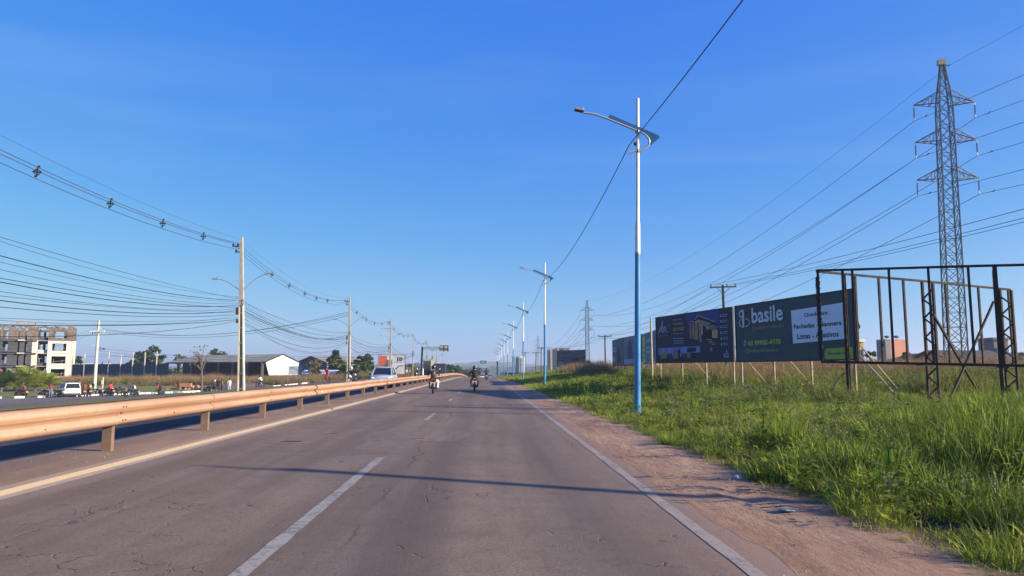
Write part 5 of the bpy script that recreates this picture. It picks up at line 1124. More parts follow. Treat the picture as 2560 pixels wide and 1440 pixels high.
def person(label, loc, rz, pose, shirt, pants, skin=(.22,.12,.08), hair=(.012,.010,.010), helmet=None, back=None, sleeves=True, shoes=(.05,.05,.05), group=None, scale=1, asym=0):
    r = empty('person', loc, rz, label, 'person', group); r.scale = (scale,)*3
    P_ = POSE[pose]; vs = []; ed = []; rad = []; idx = {}
    def v(k, p, rr): idx[k] = len(vs); vs.append(p); rad.append(rr)
    for k in ('pel','bel','che','nec','hea','top'): v(k, P_[k], RAD[k])
    h = P_['hea']; v('nose', (h[0],h[1]+.105,h[2]-.01), .02)
    for s, t in ((1,'R'),(-1,'L')):
        for k in ('sh','el','wr','ha','hi','kn','an','to'):
            p = P_[k]; dy = 0
            if asym and k in ('kn','an','to'): dy = asym*s*(.5 if k == 'kn' else 1)
            v(k+t, (p[0]*s, p[1]+dy, p[2]+(abs(dy)*.3 if k == 'kn' else 0)), RAD[k])
    E = [('pel','bel'),('bel','che'),('che','nec'),('nec','hea'),('hea','top'),('hea','nose')]
    for t in 'RL': E += [('che','sh'+t),('sh'+t,'el'+t),('el'+t,'wr'+t),('wr'+t,'ha'+t),('pel','hi'+t),('hi'+t,'kn'+t),('kn'+t,'an'+t),('an'+t,'to'+t)]
    me = bpy.data.meshes.new('b'); me.from_pydata(vs, [(idx[a],idx[b]) for a,b in E], [])
    o = bpy.data.objects.new('b', me); COL.objects.link(o); md_ = o.modifiers.new('s','SKIN')
    sv = me.skin_vertices[0].data
    for i in range(len(vs)): sv[i].radius = (rad[i],rad[i]*(.78 if i in (0,1,2) else 1)); sv[i].use_root = (i == 0)
    sb = o.modifiers.new('u','SUBSURF'); sb.levels = 1; sb.render_levels = 1
    bpy.context.view_layer.update(); m2 = bpy.data.meshes.new_from_object(o.evaluated_get(bpy.context.evaluated_depsgraph_get())); bpy.data.objects.remove(o)
    cm = lambda n, c: mat('%s_%03d%03d%03d' % (n, *[int(x*250) for x in c]), c, .85, c2=tuple(x*.7 for x in c), scale=9)
    mats = [cm('cloth',shirt), cm('trousers',pants), cm('skin',skin), cm('shoe',shoes)]
    for q in mats: m2.materials.append(q)
    segs = []
    for a,b in E:
        k = a[:-1] if a[-1] in 'RL' else a; kb = b[:-1] if b[-1] in 'RL' else b
        if kb in ('hi','kn','an'): c = 1
        elif kb == 'to': c = 3
        elif kb in ('hea','top','nose'): c = 2
        elif kb == 'nec': c = 0
        elif kb in ('ha',): c = 2
        elif kb == 'wr': c = 0 if sleeves else 2
        else: c = 0
        segs.append((Vector(vs[idx[a]]), Vector(vs[idx[b]]), c))
    for p in m2.polygons:
        c = p.center; best = None
        for a,b,k in segs:
            d = b-a; t = min(1,max(0,(c-a).dot(d)/d.length_squared)); dd = (c-(a+d*t)).length
            if best is None or dd < best[0]: best = (dd,k)
        p.material_index = best[1]; p.use_smooth = True
        if best[1] == 0 and c.z < P_['pel'][2]-.02: p.material_index = 1
    ob = bpy.data.objects.new('body', m2); COL.objects.link(ob); ob.parent = r
    hx, hy, hz = P_['hea']
    if helmet:
        b = MB(); b.ell((hx,hy,hz+.035),(.135,.155,.15),12,8); b.build('helmet', mat('helmet_%02d%02d%02d' % tuple(int(c*99) for c in helmet[0]), helmet[0], .3, coat=.5), r, smooth=True)
        b = MB(); b.ell((hx,hy+.06,hz+.02),(.105,.108,.06),10,5); b.build('visor', glassd, r, smooth=True)
        if len(helmet) > 1:
            b = MB(); b.ell((hx+.075,hy-.07,hz+.08),(.045,.08,.045),8,5); b.ell((hx+.03,hy-.04,hz-.09),(.085,.10,.022),10,4); b.build('helmet_pattern', mat('helmet_pattern_white',(.7,.7,.7),.4), r, smooth=True)
    else:
        b = MB(); b.ell((hx,hy-.02,hz+.045),(.095,.105,.085),10,6); b.build('hair', cm('hair',hair), r, smooth=True)
    if back:
        cx, cy, cz = P_['che']; b = MB(); b.ell((cx,cy-.21,cz-.07),(.15,.10,.21),10,7); b.build('backpack', cm('bag',back), r, smooth=True)
        for s in (-1,1): MB().tube([(s*.09,cy-.17,cz+.08),(s*.10,cy-.02,cz+.17),(s*.10,cy+.13,cz+.02)],.018,5).build('strap', cm('bag',back), r)
    return r
def G(px, py, z, hh=None):
    p = at(px, py, z); return Vector((p.x, p.y, H(p.x,p.y) if not -14.4 < p.x < 2.3 else prof(p.y)))
# --- riders on the near road
b1 = at(1083,982,44.6); b1.z = 0
mc = motorcycle('dark motorcycle with red tail panel and pale plate in the left near lane', b1, R(2), (.05,.05,.055), lean=0)
b_ = MB(); b_.box((0,-.86,.88),(.28,.12,.08)); b_.build('tail_panel', mat('dark_red_plastic',(.12,.01,.015),.4), mc)
pr = person('rider with grey printed back and black white patterned helmet on the left lane motorcycle', b1, R(2), 'ride', (.035,.035,.045), (.03,.03,.04), helmet=((.012,.012,.016),1), group='riders')
# light right trouser leg and print on the back
b_ = MB(); b_.tube([(.12,-.22,.82),(.27,.12,.70)],[.10,.08],10); b_.tube([(.27,.12,.70),(.25,-.08,.34)],[.078,.06],10); b_.ell((.27,.12,.70),(.085,.085,.085),8,6); b_.build('pale_trouser_leg', mat('pale_trousers',(.6,.6,.62),.8), pr, smooth=True)
b_ = MB(); b_.ell((.05,-.285,1.17),(.11,.045,.20),8,6); b_.build('grey_back_panel', mat('grey_cloth',(.09,.09,.105),.85), pr, smooth=True)
for k in range(5): MB().box((.03+.01*k%2,-.336+.010*abs(k-2),1.05+.055*k),(.05,.012,.03)).build('back_print', wht, pr)
b2 = at(1186,976,49.5); b2.z = 0
motorcycle('black motorcycle with orange tail light and pale plate in the centre of the near road', b2, R(2), (.02,.02,.02), tail=ambl)
pr = person('rider in a black shirt and black helmet with white stripe on the centre motorcycle', b2, R(2), 'ride', (.012,.012,.014), (.015,.015,.02), helmet=((.012,.012,.014),1), sleeves=False, skin=(.30,.13,.10), back=(.02,.02,.022), group='riders')
b3 = at(1216,950,100); b3.z = 0
motorcycle('small far black motorcycle ahead near the road crest', b3, R(2), (.03,.03,.04), tail=black); person('small far rider in dark blue clothes near the road crest', b3, R(2), 'ride', (.02,.03,.05), (.02,.02,.03), helmet=((.02,.025,.04),), group='riders')
# --- silver car and oncoming bikes on the opposite road
car('silver blue car facing the camera beyond the guardrail', (-8.3,60.5,.0), R(180), (.46,.50,.56), L=4.2, W=1.80, Hh=1.66, shoulder=1.02, hood=1.04)
for (px,z,lb,lb2,pc,hl,sh_,zz) in ((877,64,'white fronted oncoming motorcycle beside the second concrete pole','oncoming rider in black top with white sleeves and white helmet',(.6,.6,.6),((.6,.6,.6),),(.02,.02,.025),0),(890,84,'smaller dark oncoming motorcycle just behind the white fronted one','smaller oncoming rider in dark clothes behind the white helmeted rider',(.05,.05,.06),((.03,.03,.03),),(.04,.03,.035),0)):
    p = at(px,950,z); p.z = .0; motorcycle(lb, p, R(180), pc, group='oncoming motorcycles'); q = person(lb2, p, R(180), 'ride', sh_, (.03,.03,.04), helmet=hl, group='oncoming riders')
# cyclist in red left of it
p = G(816,950,80); bicycle('dark bicycle of the cyclist in red near the second concrete pole', p, R(165), (.06,.03,.03)); person('cyclist in red clothes riding towards the camera left of the second concrete pole', p, R(165), 'cycle', (.45,.05,.05), (.35,.03,.04), group='cyclists')
# --- boy on white bicycle
p = G(650,965,92); bicycle('white bicycle ridden by the boy in a white shirt', p, R(62), (.7,.7,.65)); person('boy in white shirt and dark shorts riding a white bicycle left across the grass', p, R(62), 'cycle', (.72,.71,.70), (.03,.035,.06), sleeves=False, group='cyclists', scale=.95)
# --- group by the first concrete pole
p = G(573,978,95); person('man in a pale print shirt and pale trousers standing left of the nearest concrete pole', p, R(25), 'stand', (.50,.50,.54), (.52,.52,.56), sleeves=True, group='bystanders')
p = G(545,978,94); person('heavy man in a black T-shirt with yellow print standing among the bicycles', p, R(20), 'stand', (.015,.013,.013), (.02,.02,.02), sleeves=False, group='bystanders', scale=1.08); pp = bpy.data.objects['person.%03d' % 1] if False else None
p = G(554,976,97); person('man in a peach top standing behind the man in black', p, R(-40), 'stand', (.50,.24,.18), (.05,.05,.06), group='bystanders', scale=.97)
p = G(524,978,96); motorcycle('dark motorcycle standing left of the man in black', p, R(78), (.04,.04,.05), group='parked motorcycles'); person('person with a white cap sitting behind the dark motorcycle near the man in black', G(536,976,98), R(60), 'stand', (.04,.04,.05), (.03,.03,.04), helmet=((.6,.6,.6),), group='bystanders', scale=.98)
bicycle('dark bicycle parked right of the man in black', G(560,979,96), R(80), (.03,.03,.03))
# --- cyclist in red, blue motorcycle
p = G(397,986,88); bicycle('grey bicycle ridden left by the cyclist in red near the kerb', p, R(82), (.12,.12,.13)); person('cyclist in red shirt with white cap and grey backpack near the white kerb', p, R(82), 'cycle', (.60,.05,.06), (.06,.05,.05), hair=(.7,.7,.7), back=(.30,.30,.30), group='cyclists')
p = G(328,988,87); motorcycle('blue motorcycle ridden left along the side road', p, R(84), (.03,.05,.16), group='side road motorcycles'); person('rider with a white backpack on the blue motorcycle', p, R(84), 'ride', (.04,.05,.10), (.04,.06,.16), back=(.6,.6,.62), hair=(.02,.02,.02), group='riders on the side road'); 
# --- parked row
for (px,py,z,rz,pose,shc,ptc,lbm,lbp,hl,bk) in (
    (294,985,92,100,'sit',(.05,.05,.10),(.03,.03,.04),'dark motorcycle under the seated person in navy, right end of the parked row','person in navy striped shirt sitting on a parked motorcycle',None,None),
    (272,986,91,60,'sit',(.50,.05,.06),(.12,.02,.03),'black motorcycle under the seated person in a red vest','person in a red vest sitting sideways on a parked black motorcycle',None,None),
    (222,989,90,40,'sit',(.03,.03,.04),(.03,.03,.04),'black motorcycle right of the white car with pale headlight','rider in dark clothes with a yellow backpack right of the white car',None,(.60,.38,.08)),
    (209,990,89,35,'sit',(.30,.08,.07),(.04,.03,.03),'dark motorcycle touching the right side of the white car','rider in a reddish jacket next to the white car',None,(.16,.07,.06)),
    (52,988,86,70,'sit',(.22,.06,.06),(.10,.02,.03),'dark red motorcycle at the far left below the palm bushes','person in dark red clothes with a grey backpack at the far left',((.08,.08,.09),),(.09,.09,.10))):
    p = G(px,py,z); motorcycle(lbm, p, R(rz), (.03,.03,.03) if px != 52 else (.25,.03,.03), group='parked motorcycles'); person(lbp, p, R(rz), pose, shc, ptc, helmet=hl, back=bk, group='people in the parked row')
for (px,z,rz,lb) in ((240,92,80,'silver and black motorcycle parked beside the pale pole foot'),(252,93,95,'black motorcycle with white tank parked right of the pale pole')):
    motorcycle(lb, G(px,986,z), R(rz), (.35,.35,.36) if px == 240 else (.5,.5,.5), group='parked motorcycles')
p = G(113,992,85); motorcycle('dark motorcycle with red tank parked left of the white car', p, R(75), (.25,.03,.03), group='parked motorcycles'); motorcycle('maroon motorcycle parked between the man in jeans and the white car', G(139,991,86), R(80), (.16,.02,.03), group='parked motorcycles')
person('man in a red shirt and blue jeans standing left of the white car', G(126,992,84.5), R(200), 'stand', (.22,.05,.07), (.14,.22,.34), sleeves=False, group='bystanders')
person('woman in a red top with long dark hair standing behind the white car', G(196,982,101), R(160), 'stand', (.62,.10,.10), (.03,.03,.04), sleeves=False, group='bystanders', scale=1.08)
person('slim person in dark clothes standing right behind the pale concrete pole', G(231,985,96), R(160), 'stand', (.03,.04,.07), (.02,.03,.05), group='bystanders', scale=1.0)
p = G(172,992,88.5); car('white compact SUV parked with its rear to the camera in the side road', p, R(38), (.78,.78,.78), L=4.3, W=1.85, Hh=1.68, shoulder=1.02, hood=1.05, cab0=-.46, cab1=.16, suv=True)
# --- small far traffic
for (px,z,lb) in ((1205,232,'tiny far white car ahead near the road crest'),(1226,240,'tiny far silver car ahead right of the far motorcyclist')):
    p = at(px,940,z); car(lb, (p.x,p.y,prof(z)), R(0), (.7,.7,.7) if px < 1210 else (.5,.5,.52))
for (px,z,lb,sc) in ((1022,118,'cyclist in pale clothes beside the white bollard post','cyc'),(1042,112,'rider on a dark motorcycle beside the gantry mast','mot'),(1101,125,'rider on a motorcycle with a pale helmet right of the gantry','mot'),(1016,135,'pedestrian in white near the end of the white billboard','ped')):
    p = at(px,945,z); p = Vector((min(p.x,-7.9),p.y,prof(p.y)))
    if sc == 'mot': motorcycle('small dark oncoming motorcycle '+('beside the gantry mast' if px == 1042 else 'right of the gantry'), p, R(180), (.3,.3,.32), group='oncoming motorcycles'); person(lb, p, R(180), 'ride', (.04,.04,.07), (.03,.03,.05), helmet=((.5,.5,.5),), group='oncoming riders')
    elif sc == 'cyc': bicycle('small bicycle beside the white bollard post', p, R(180), (.1,.1,.1)); person(lb, p, R(180), 'cycle', (.35,.30,.28), (.1,.1,.1), group='cyclists')
    else: person(lb, p, R(180), 'stand', (.65,.65,.65), (.1,.1,.12), group='bystanders')
# oncoming pale van and truck body seen dark beside the gantry
p = at(1088,938,165); b = MB(); r = empty('parked_truck', (p.x,p.y,prof(165)-.2), label='dark boxy truck standing under the sign gantry', cat='truck'); MB().box((0,0,1.9),(4.6,6,2.6)).build('cargo_box', mat('dark_tarp',(.025,.03,.05),.8), r); MB().box((0,-3.4,1.3),(2.3,1.2,1.8)).build('cab', mat('dark_tarp',(.025,.03,.05)), r)
for s in (-1,1):
    for y in (-3,2): MB().tube([(s*1.0,y,.45),(s*1.25,y,.45)],.45,12).build('wheel', black, r)
p = at(1068,925,180); b = block('dark_hoarding','dark rectangular hoarding standing behind the gantry mast',1058,1082,903,182,-1.5,mat('dark_hoarding_m',(.07,.08,.11),.8),0,0,win,.4,cat='hoarding')
# ------------------------------------------------------------------ trees
def leafmat(name, c1, c2, tr=.25):
    m = bpy.data.materials.new(name); N = NT(m); P_ = N.pos(); oi = N.n('ShaderNodeObjectInfo').outputs['Random']
    n = N.noise(P_, .8, 3); k = N.math('ADD', N.math('MULTIPLY', n, .6), N.math('MULTIPLY', oi, .45))
    n2 = N.noise(P_, 9, 2); k = N.math('ADD', k, N.math('MULTIPLY', N.math('SUBTRACT', n2, .5), .8))
    c = N.mix(N.rng(k,.25,.8), c1, c2); N.l(c, N.b.inputs['Base Color']); N.b.inputs['Roughness'].default_value = .6; N.b.inputs['Specular IOR Level'].default_value = .25
    t = N.n('ShaderNodeBsdfTranslucent'); N.l(c, t.inputs[0]); ms = N.n('ShaderNodeMixShader'); ms.inputs[0].default_value = tr
    N.l(N.b.outputs[0], ms.inputs[1]); N.l(t.outputs[0], ms.inputs[2]); N.l(ms.outputs[0], N.t.nodes['Material Output'].inputs[0]); return m
LF = [leafmat('dark_leaves',(.025,.045,.014),(.05,.085,.022)), leafmat('mid_leaves',(.04,.065,.02),(.08,.11,.03)), leafmat('dry_leaves',(.09,.08,.04),(.15,.12,.06)), leafmat('bright_leaves',(.14,.18,.02),(.26,.28,.04))]
bark = mat('tree_bark', (.10,.075,.055), .95, c2=(.16,.13,.10), scale=5, bump=.5)
def tree(name, label, loc, h, cr, seed, m_, trunkf=.45, nclump=14, leaf=.32, flat_=.75, dens=38, group='background trees', open_=False, cat='tree'):
    r_ = random.Random(seed); r = empty(name, loc, r_.random()*6, label, cat, group)
    t = MB(); lean = Vector((r_.uniform(-.06,.06)*h, r_.uniform(-.06,.06)*h, 0)); ht = h*trunkf
    t.tube([(0,0,-.4),lean*.4+Vector((0,0,ht*.5)),lean+Vector((0,0,ht)),lean*1.2+Vector((0,0,h*.8))],[h*.028,h*.022,h*.017,h*.006],7)
    c = MB(); 
    for k in range(nclump):
        a = r_.random()*6.283; q = math.sqrt(r_.random())*cr*.8; z = ht+(h-ht)*(r_.uniform(.0,.92))*(1-.35*(q/cr)**2)
        if open_: z = h*(.62+.36*r_.random())-.15*h*(q/cr)
        ctr = Vector((math.cos(a)*q, math.sin(a)*q, z))+lean
        t.tube([lean*.8+Vector((0,0,min(ht*.9,z*.8))), ctr*.6+Vector((0,0,z*.36)), ctr],[h*.010,h*.006,h*.002],5)
        rr = cr*r_.uniform(.26,.45)
        for j in range(dens):
            d = Vector((r_.gauss(0,1),r_.gauss(0,1),r_.gauss(0,.8))).normalized()*rr*r_.random()**.4; d.z *= flat_*(.5 if open_ else 1)
            p = ctr+d; s = leaf*r_.uniform(.6,1.4); u = Vector((r_.gauss(0,1),r_.gauss(0,1),r_.gauss(0,.6))).normalized(); w = u.cross(Vector((r_.gauss(0,1),r_.gauss(0,1),r_.gauss(0,1)))).normalized()
            c.add([p-u*s*.6, p+w*s*.35, p+u*s*.6, p-w*s*.35],[(0,1,2,3)])
    t.build('trunk', bark, r, smooth=True); o = c.build('crown', m_, r); return r
def gz_(p): return H(p.x,p.y)
tl_ = [ # px, top y, z, crown px width, mat, dens label
 (372,857,200,56,0,'large dark green tree with rounded crown left of the long shed'),(338,878,205,40,0,'lower dark green bushy tree left of the large rounded one'),(400,884,198,34,1,'small mid green tree right under the large rounded tree'),
 (552,864,230,62,0,'broad dark green tree rising behind the long shed roof'),(535,870,232,36,0,'dark tree top left of the broad tree behind the shed roof'),(445,877,225,36,2,'thin brownish green tree behind the left end of the shed roof'),(487,878,228,44,1,'low mid green tree behind the middle of the shed roof'),(590,886,235,20,1,'small dark tree top right of the broad tree behind the shed'),
 (192,886,210,26,0,'dark green tree right beside the unfinished block'),(835,874,170,38,1,'umbrella shaped open tree with layered flat clumps left of the second pole'),(905,884,175,40,1,'open crowned tree right of the second pole'),(925,882,178,30,1,'slender open tree left of the white billboard'),(848,900,165,60,1,'dense green shrubby tree below the umbrella shaped tree'),(900,905,160,60,1,'dense green shrub mass right of the second concrete pole'),
 (930,908,165,40,0,'dark green shrub mass left of the white billboard'),(1022,908,230,30,0,'dark green trees right of the white billboard'),(1120,908,260,34,0,'dark green tree mass beyond the gantry'),(1145,914,250,26,0,'low dark tree right of the gantry'),(865,912,150,50,1,'low green bush behind the red cyclist'),
 (1472,900,120,18,1,'small green tree at the right edge of the car billboard'),(2180,872,95,26,2,'bare twiggy tree left of the grey water tank block'),(2145,880,98,20,2,'bare twiggy bush behind the banner billboard edge'),(790,900,150,40,2,'thin dry tree in front of the grey gabled house'),(1180,920,330,60,0,'far dark tree clump right behind the centre rider'),
 (1640,905,180,30,2,'small dry tree left of the villa billboard posts'),(2270,872,100,20,2,'bare twiggy tree right of the salmon tank block'),(2555,870,110,22,2,'twiggy tree at the right edge')]
for i,(px,py,z,wpx,mi,lb) in enumerate(tl_):
    g_ = at(px,925,z); gg = gz_(g_); top = at(px,py,z).z; hh = top-gg; cr = wpx/FOC*z/2; op = 'umbrella' in lb or 'open' in lb; tw_ = 'twiggy' in lb or 'thin' in lb
    tree('tree', lb, (g_.x,g_.y,gg), hh, cr, i+11, LF[mi], .3 if not op else .6, 14 if not op else 12, .75 if z > 130 else .4, .8, 16 if tw_ else 55, open_=op)
# foreground lawn tree (sparse) left of the shed's middle
g_ = G(505,975,100); tree('sapling', 'sparse small tree with crooked pale stem on the mown grass in front of the shed', g_, 6.6, 1.9, 77, LF[2], .5, 12, .22, .8, 16, group='saplings', cat='tree')
g_ = G(770,960,112); tree('sapling', 'thin bare sapling right of the notice board', g_, 4.2, 1.0, 78, LF[2], .5, 8, .2, .8, 10, group='saplings', cat='tree')
# palm bushes by the unfinished block
def palm(label, loc, h, n, seed, m_):
    r_ = random.Random(seed); r = empty('palm_bush', loc, 0, label, 'palm', 'palm bushes at the left'); MB().tube([(0,0,-.2),(.05,0,h*.16)],[.2,.16],7).build('stem', bark, r)
    for k in range(n):
        a = 6.283*k/n+r_.random()*.4; el = r_.uniform(.25,1.25); L = h*r_.uniform(.55,.75); b = MB(); pts = []
        for j in range(8):
            t = j/7; pts.append(Vector((math.cos(a)*L*t*math.cos(el)*.8, math.sin(a)*L*t*math.cos(el)*.8, h*.14+L*(t*math.sin(el)*1.35-.5*t*t))))
        b.tube(pts,[.03-.003*j for j in range(8)],3)
        for j in range(1,8):
            d = (pts[j]-pts[j-1]).normalized(); sd = d.cross(Vector((0,0,1))).normalized(); lw = L*.42*math.sin(math.pi*(j+.5)/8.5)
            for q in (0,.33,.66):
                pp_ = pts[j-1].lerp(pts[j],q)
                for s in (-1,1): b.add([pp_, pp_+d*.07, pp_+sd*s*lw+d*lw*.5-Vector((0,0,lw*.35))],[(0,1,2)])
        b.build('frond', m_, r)
    return r
for i,(px,z,h,lb) in enumerate(((62,110,5.6,'bright green palm bush left of the parked row, largest'),(36,112,4.8,'bright green palm bush behind the largest one'),(120,114,4.2,'smaller bright palm bush in front of the unfinished block'),(3,108,4.8,'dark green palm bush at the left edge'),(88,112,4.6,'bright palm bush between the larger two'))):
    p = G(px,970,z); palm(lb, p, h, 26, i, LF[3] if i != 3 else LF[0])
# ------------------------------------------------------------------ grass and brush: instanced tufts
SRC = bpy.data.collections.new('tuft_library')
def grassmat(name, c1, c2, c3, tr=.3):
    m = bpy.data.materials.new(name); N = NT(m); P_ = N.pos(); oi = N.n('ShaderNodeObjectInfo').outputs['Random']
    big = N.noise(P_, .16, 4, .6); med_ = N.noise(P_, .9, 4, .6)
    at_ = N.n('ShaderNodeAttribute'); at_.attribute_name = 'tip'; tip = at_.outputs['Fac']; a2 = N.n('ShaderNodeAttribute'); a2.attribute_name = 'hue'; hue = a2.outputs['Fac']
    k = N.math('ADD', N.math('MULTIPLY', big, .5), N.math('ADD', N.math('MULTIPLY', med_, .35), N.math('MULTIPLY', oi, .25)))
    c = N.mix(N.rng(k,.40,.66), c1, c2); c = N.mix(N.math('MULTIPLY', N.rng(hue,.72,.9), .8), c, c3); c = N.mix(N.math('MULTIPLY', tip, .25), c, c3)
    N.l(c, N.b.inputs['Base Color']); N.b.inputs['Roughness'].default_value = .6; N.b.inputs['Specular IOR Level'].default_value = .1
    t = N.n('ShaderNodeBsdfTranslucent'); N.l(c, t.inputs[0]); ms = N.n('ShaderNodeMixShader'); ms.inputs[0].default_value = tr
    N.l(N.b.outputs[0], ms.inputs[1]); N.l(t.outputs[0], ms.inputs[2]); N.l(ms.outputs[0], N.t.nodes['Material Output'].inputs[0]); return m
GM = grassmat('green_grass',(.085,.15,.010),(.24,.28,.020),(.42,.40,.12),.22)
GB = grassmat('broad_grass',(.05,.115,.010),(.17,.235,.018),(.30,.33,.07),.25)
GS = grassmat('straw_stalks',(.17,.155,.075),(.24,.20,.105),(.28,.24,.14),.2)
GD = grassmat('dry_brush_stems',(.17,.085,.05),(.27,.17,.09),(.34,.25,.13),.2)
GO = grassmat('olive_brush',(.075,.125,.015),(.18,.19,.03),(.28,.25,.09),.25)
def blade_mesh(name, n, rad_, h0, h1, w, bend, m_, seed, segs=3, headp=0, spread=1.0, twig=0):
    r_ = np.random.RandomState(seed); V = []; F = []; T = []; Hh = []
    for k in range(n):
        a = r_.rand()*6.283; q = rad_*math.sqrt(r_.rand()); x, y = q*math.cos(a), q*math.sin(a); h = r_.uniform(h0,h1); d = r_.rand()*6.283; bd = h*bend*r_.uniform(.2,1.2)*spread
        lx, ly = math.cos(a)*bd*.6+math.cos(d)*bd*.5, math.sin(a)*bd*.6+math.sin(d)*bd*.5; f = r_.rand()*6.283; wx, wy = math.cos(f)*w*r_.uniform(.6,1.3), math.sin(f)*w*r_.uniform(.6,1.3); hue = r_.rand(); b0 = len(V)
        for j in range(segs+1):
            t = j/segs; px, py, pz = x+lx*t**1.8, y+ly*t**1.8, h*(t-(bend*.35)*t**3)
            ww = (1-t**1.5) if not headp else .35
            if j < segs or headp: V += [(px-wx*ww,py-wy*ww,pz),(px+wx*ww,py+wy*ww,pz)]; T += [t,t]; Hh += [hue,hue]
            else: V.append((px,py,pz)); T.append(1); Hh.append(hue)
        for j in range(segs-(0 if headp else 1)): F.append((b0+2*j,b0+2*j+1,b0+2*j+3,b0+2*j+2))
        if not headp: F.append((b0+2*segs-2,b0+2*segs-1,b0+2*segs))
        else:
            for j in range(6):
                e = r_.uniform(-.02,.02,3); z = h*(.80+.2*j/6); zz = (z/h); cx, cy = x+lx*zz**1.8, y+ly*zz**1.8; b1_ = len(V); V += [(cx,cy,z),(cx+e[0]*2*headp,cy+e[1]*2*headp,z+.035*headp),(cx+e[1],cy-e[0],z+.06*headp)]; T += [1]*3; Hh += [hue]*3; F.append((b1_,b1_+1,b1_+2))
        for j in range(twig):
            t = r_.uniform(.3,.95); cx, cy, cz = x+lx*t**1.8, y+ly*t**1.8, h*(t-(bend*.35)*t**3); e = r_.normal(0,1,3); e /= np.linalg.norm(e); s = .10*r_.uniform(.5,1.5); b1_ = len(V)
            V += [(cx,cy,cz),(cx+e[0]*s,cy+e[1]*s,cz+abs(e[2])*s),(cx+e[0]*s*.6+e[1]*.03,cy+e[1]*s*.6-e[0]*.03,cz+abs(e[2])*s*.4)]; T += [t]*3; Hh += [hue]*3; F.append((b1_,b1_+1,b1_+2))
    me = bpy.data.meshes.new(name); me.from_pydata(V,[],F); me.materials.append(m_)
    me.attributes.new('tip','FLOAT','POINT').data.foreach_set('value',T); me.attributes.new('hue','FLOAT','POINT').data.foreach_set('value',Hh)
    o = bpy.data.objects.new(name, me); return o
def lib(name, objs):
    c = bpy.data.collections.new(name)
    for o in objs: c.objects.link(o)
    return c
L_short = lib('lib_short',[blade_mesh('tuft',60,.24,.07,.26,.007,.9,GM,s,3) for s in (1,2,3)])
L_med = lib('lib_med',[blade_mesh('tuft',60,.24,.22,.60,.006 if s%2 else .011,.8,GM if s%2 else GB,s,4) for s in (4,5,6,7)])
L_tall = lib('lib_tall',[blade_mesh('tuft',60,.25,.6,1.0,.010,.6,GB,s,5) for s in (8,9,10)])
L_straw = lib('lib_straw',[blade_mesh('tuft',7,.25,.5,.95,.004,.35,GS,s,4,headp=.45) for s in (11,12,13)]+[blade_mesh('tuft',14,.2,.2,.5,.006,.9,GS,s,3) for s in (14,)])
L_dry = lib('lib_dry',[blade_mesh('tuft',60,.5,.7,1.5,.010,.45,GD,s,3,twig=3) for s in (15,16,17)])
L_olive = lib('lib_olive',[blade_mesh('tuft',60,.5,.5,1.1,.013,.55,GO,s,3,twig=3) for s in (18,19,20)])
L_litter = lib('lib_litter',[blade_mesh('tuft',26,.25,.03,.12,.006,2.2,GS,s,2) for s in (21,22)])
def weed_mesh(name, n, h, m_, seed):
    r_ = random.Random(seed); b = MB(); T = []
    for k in range(n):
        z = h*r_.uniform(.15,1); a = r_.random()*6.283; L = r_.uniform(.05,.12); q = r_.uniform(.01,.16); el = r_.uniform(-.2,.7)
        p = Vector((q*math.cos(a),q*math.sin(a),z)); d = Vector((math.cos(a)*math.cos(el),math.sin(a)*math.cos(el),math.sin(el))); sd = d.cross(Vector((0,0,1))).normalized()
        b.add([p, p+d*L*.45+sd*L*.28, p+d*L, p+d*L*.45-sd*L*.28],[(0,1,2,3)])
    for k in range(5): a = r_.random()*6.283; b.tube([(0,0,0),(.06*math.cos(a),.06*math.sin(a),h*.5),(.12*math.cos(a),.12*math.sin(a),h*.95)],.003,3)
    me = bpy.data.meshes.new(name); me.from_pydata(b.v,[],b.f); me.materials.append(m_); hv = r_.random(); n_ = len(b.v)
    me.attributes.new('tip','FLOAT','POINT').data.foreach_set('value',[.3]*n_); me.attributes.new('hue','FLOAT','POINT').data.foreach_set('value',[.4]*n_); return bpy.data.objects.new(name, me)
L_weed = lib('lib_weed',[weed_mesh('weed',46,.38,GM,31),weed_mesh('weed',60,.5,GB,32),weed_mesh('weed',34,.25,GM,33)])
def gnode(coll):
    g = bpy.data.node_groups.new('scatter','GeometryNodeTree'); g.interface.new_socket('Geometry', in_out='INPUT', socket_type='NodeSocketGeometry'); g.interface.new_socket('Geometry', in_out='OUTPUT', socket_type='NodeSocketGeometry')
    n = g.nodes; i = n.new('NodeGroupInput'); o = n.new('NodeGroupOutput'); ip = n.new('GeometryNodeInstanceOnPoints'); ci = n.new('GeometryNodeCollectionInfo'); ci.inputs['Collection'].default_value = coll; ci.inputs['Separate Children'].default_value = True; ci.inputs['Reset Children'].default_value = True
    ip.inputs['Pick Instance'].default_value = True
    def attr(nm, ty): q = n.new('GeometryNodeInputNamedAttribute'); q.data_type = ty; q.inputs[0].default_value = nm; return q.outputs[0]
    mp_ = n.new('GeometryNodeMeshToPoints')
    g.links.new(i.outputs[0], mp_.inputs[0]); g.links.new(mp_.outputs[0], ip.inputs['Points']); g.links.new(ci.outputs[0], ip.inputs['Instance']); g.links.new(attr('pick','INT'), ip.inputs['Instance Index'])
    e = n.new('FunctionNodeEulerToRotation'); g.links.new(attr('rot','FLOAT_VECTOR'), e.inputs[0]); g.links.new(e.outputs[0], ip.inputs['Rotation']); g.links.new(attr('scl','FLOAT_VECTOR'), ip.inputs['Scale']); g.links.new(ip.outputs[0], o.inputs[0]); return g
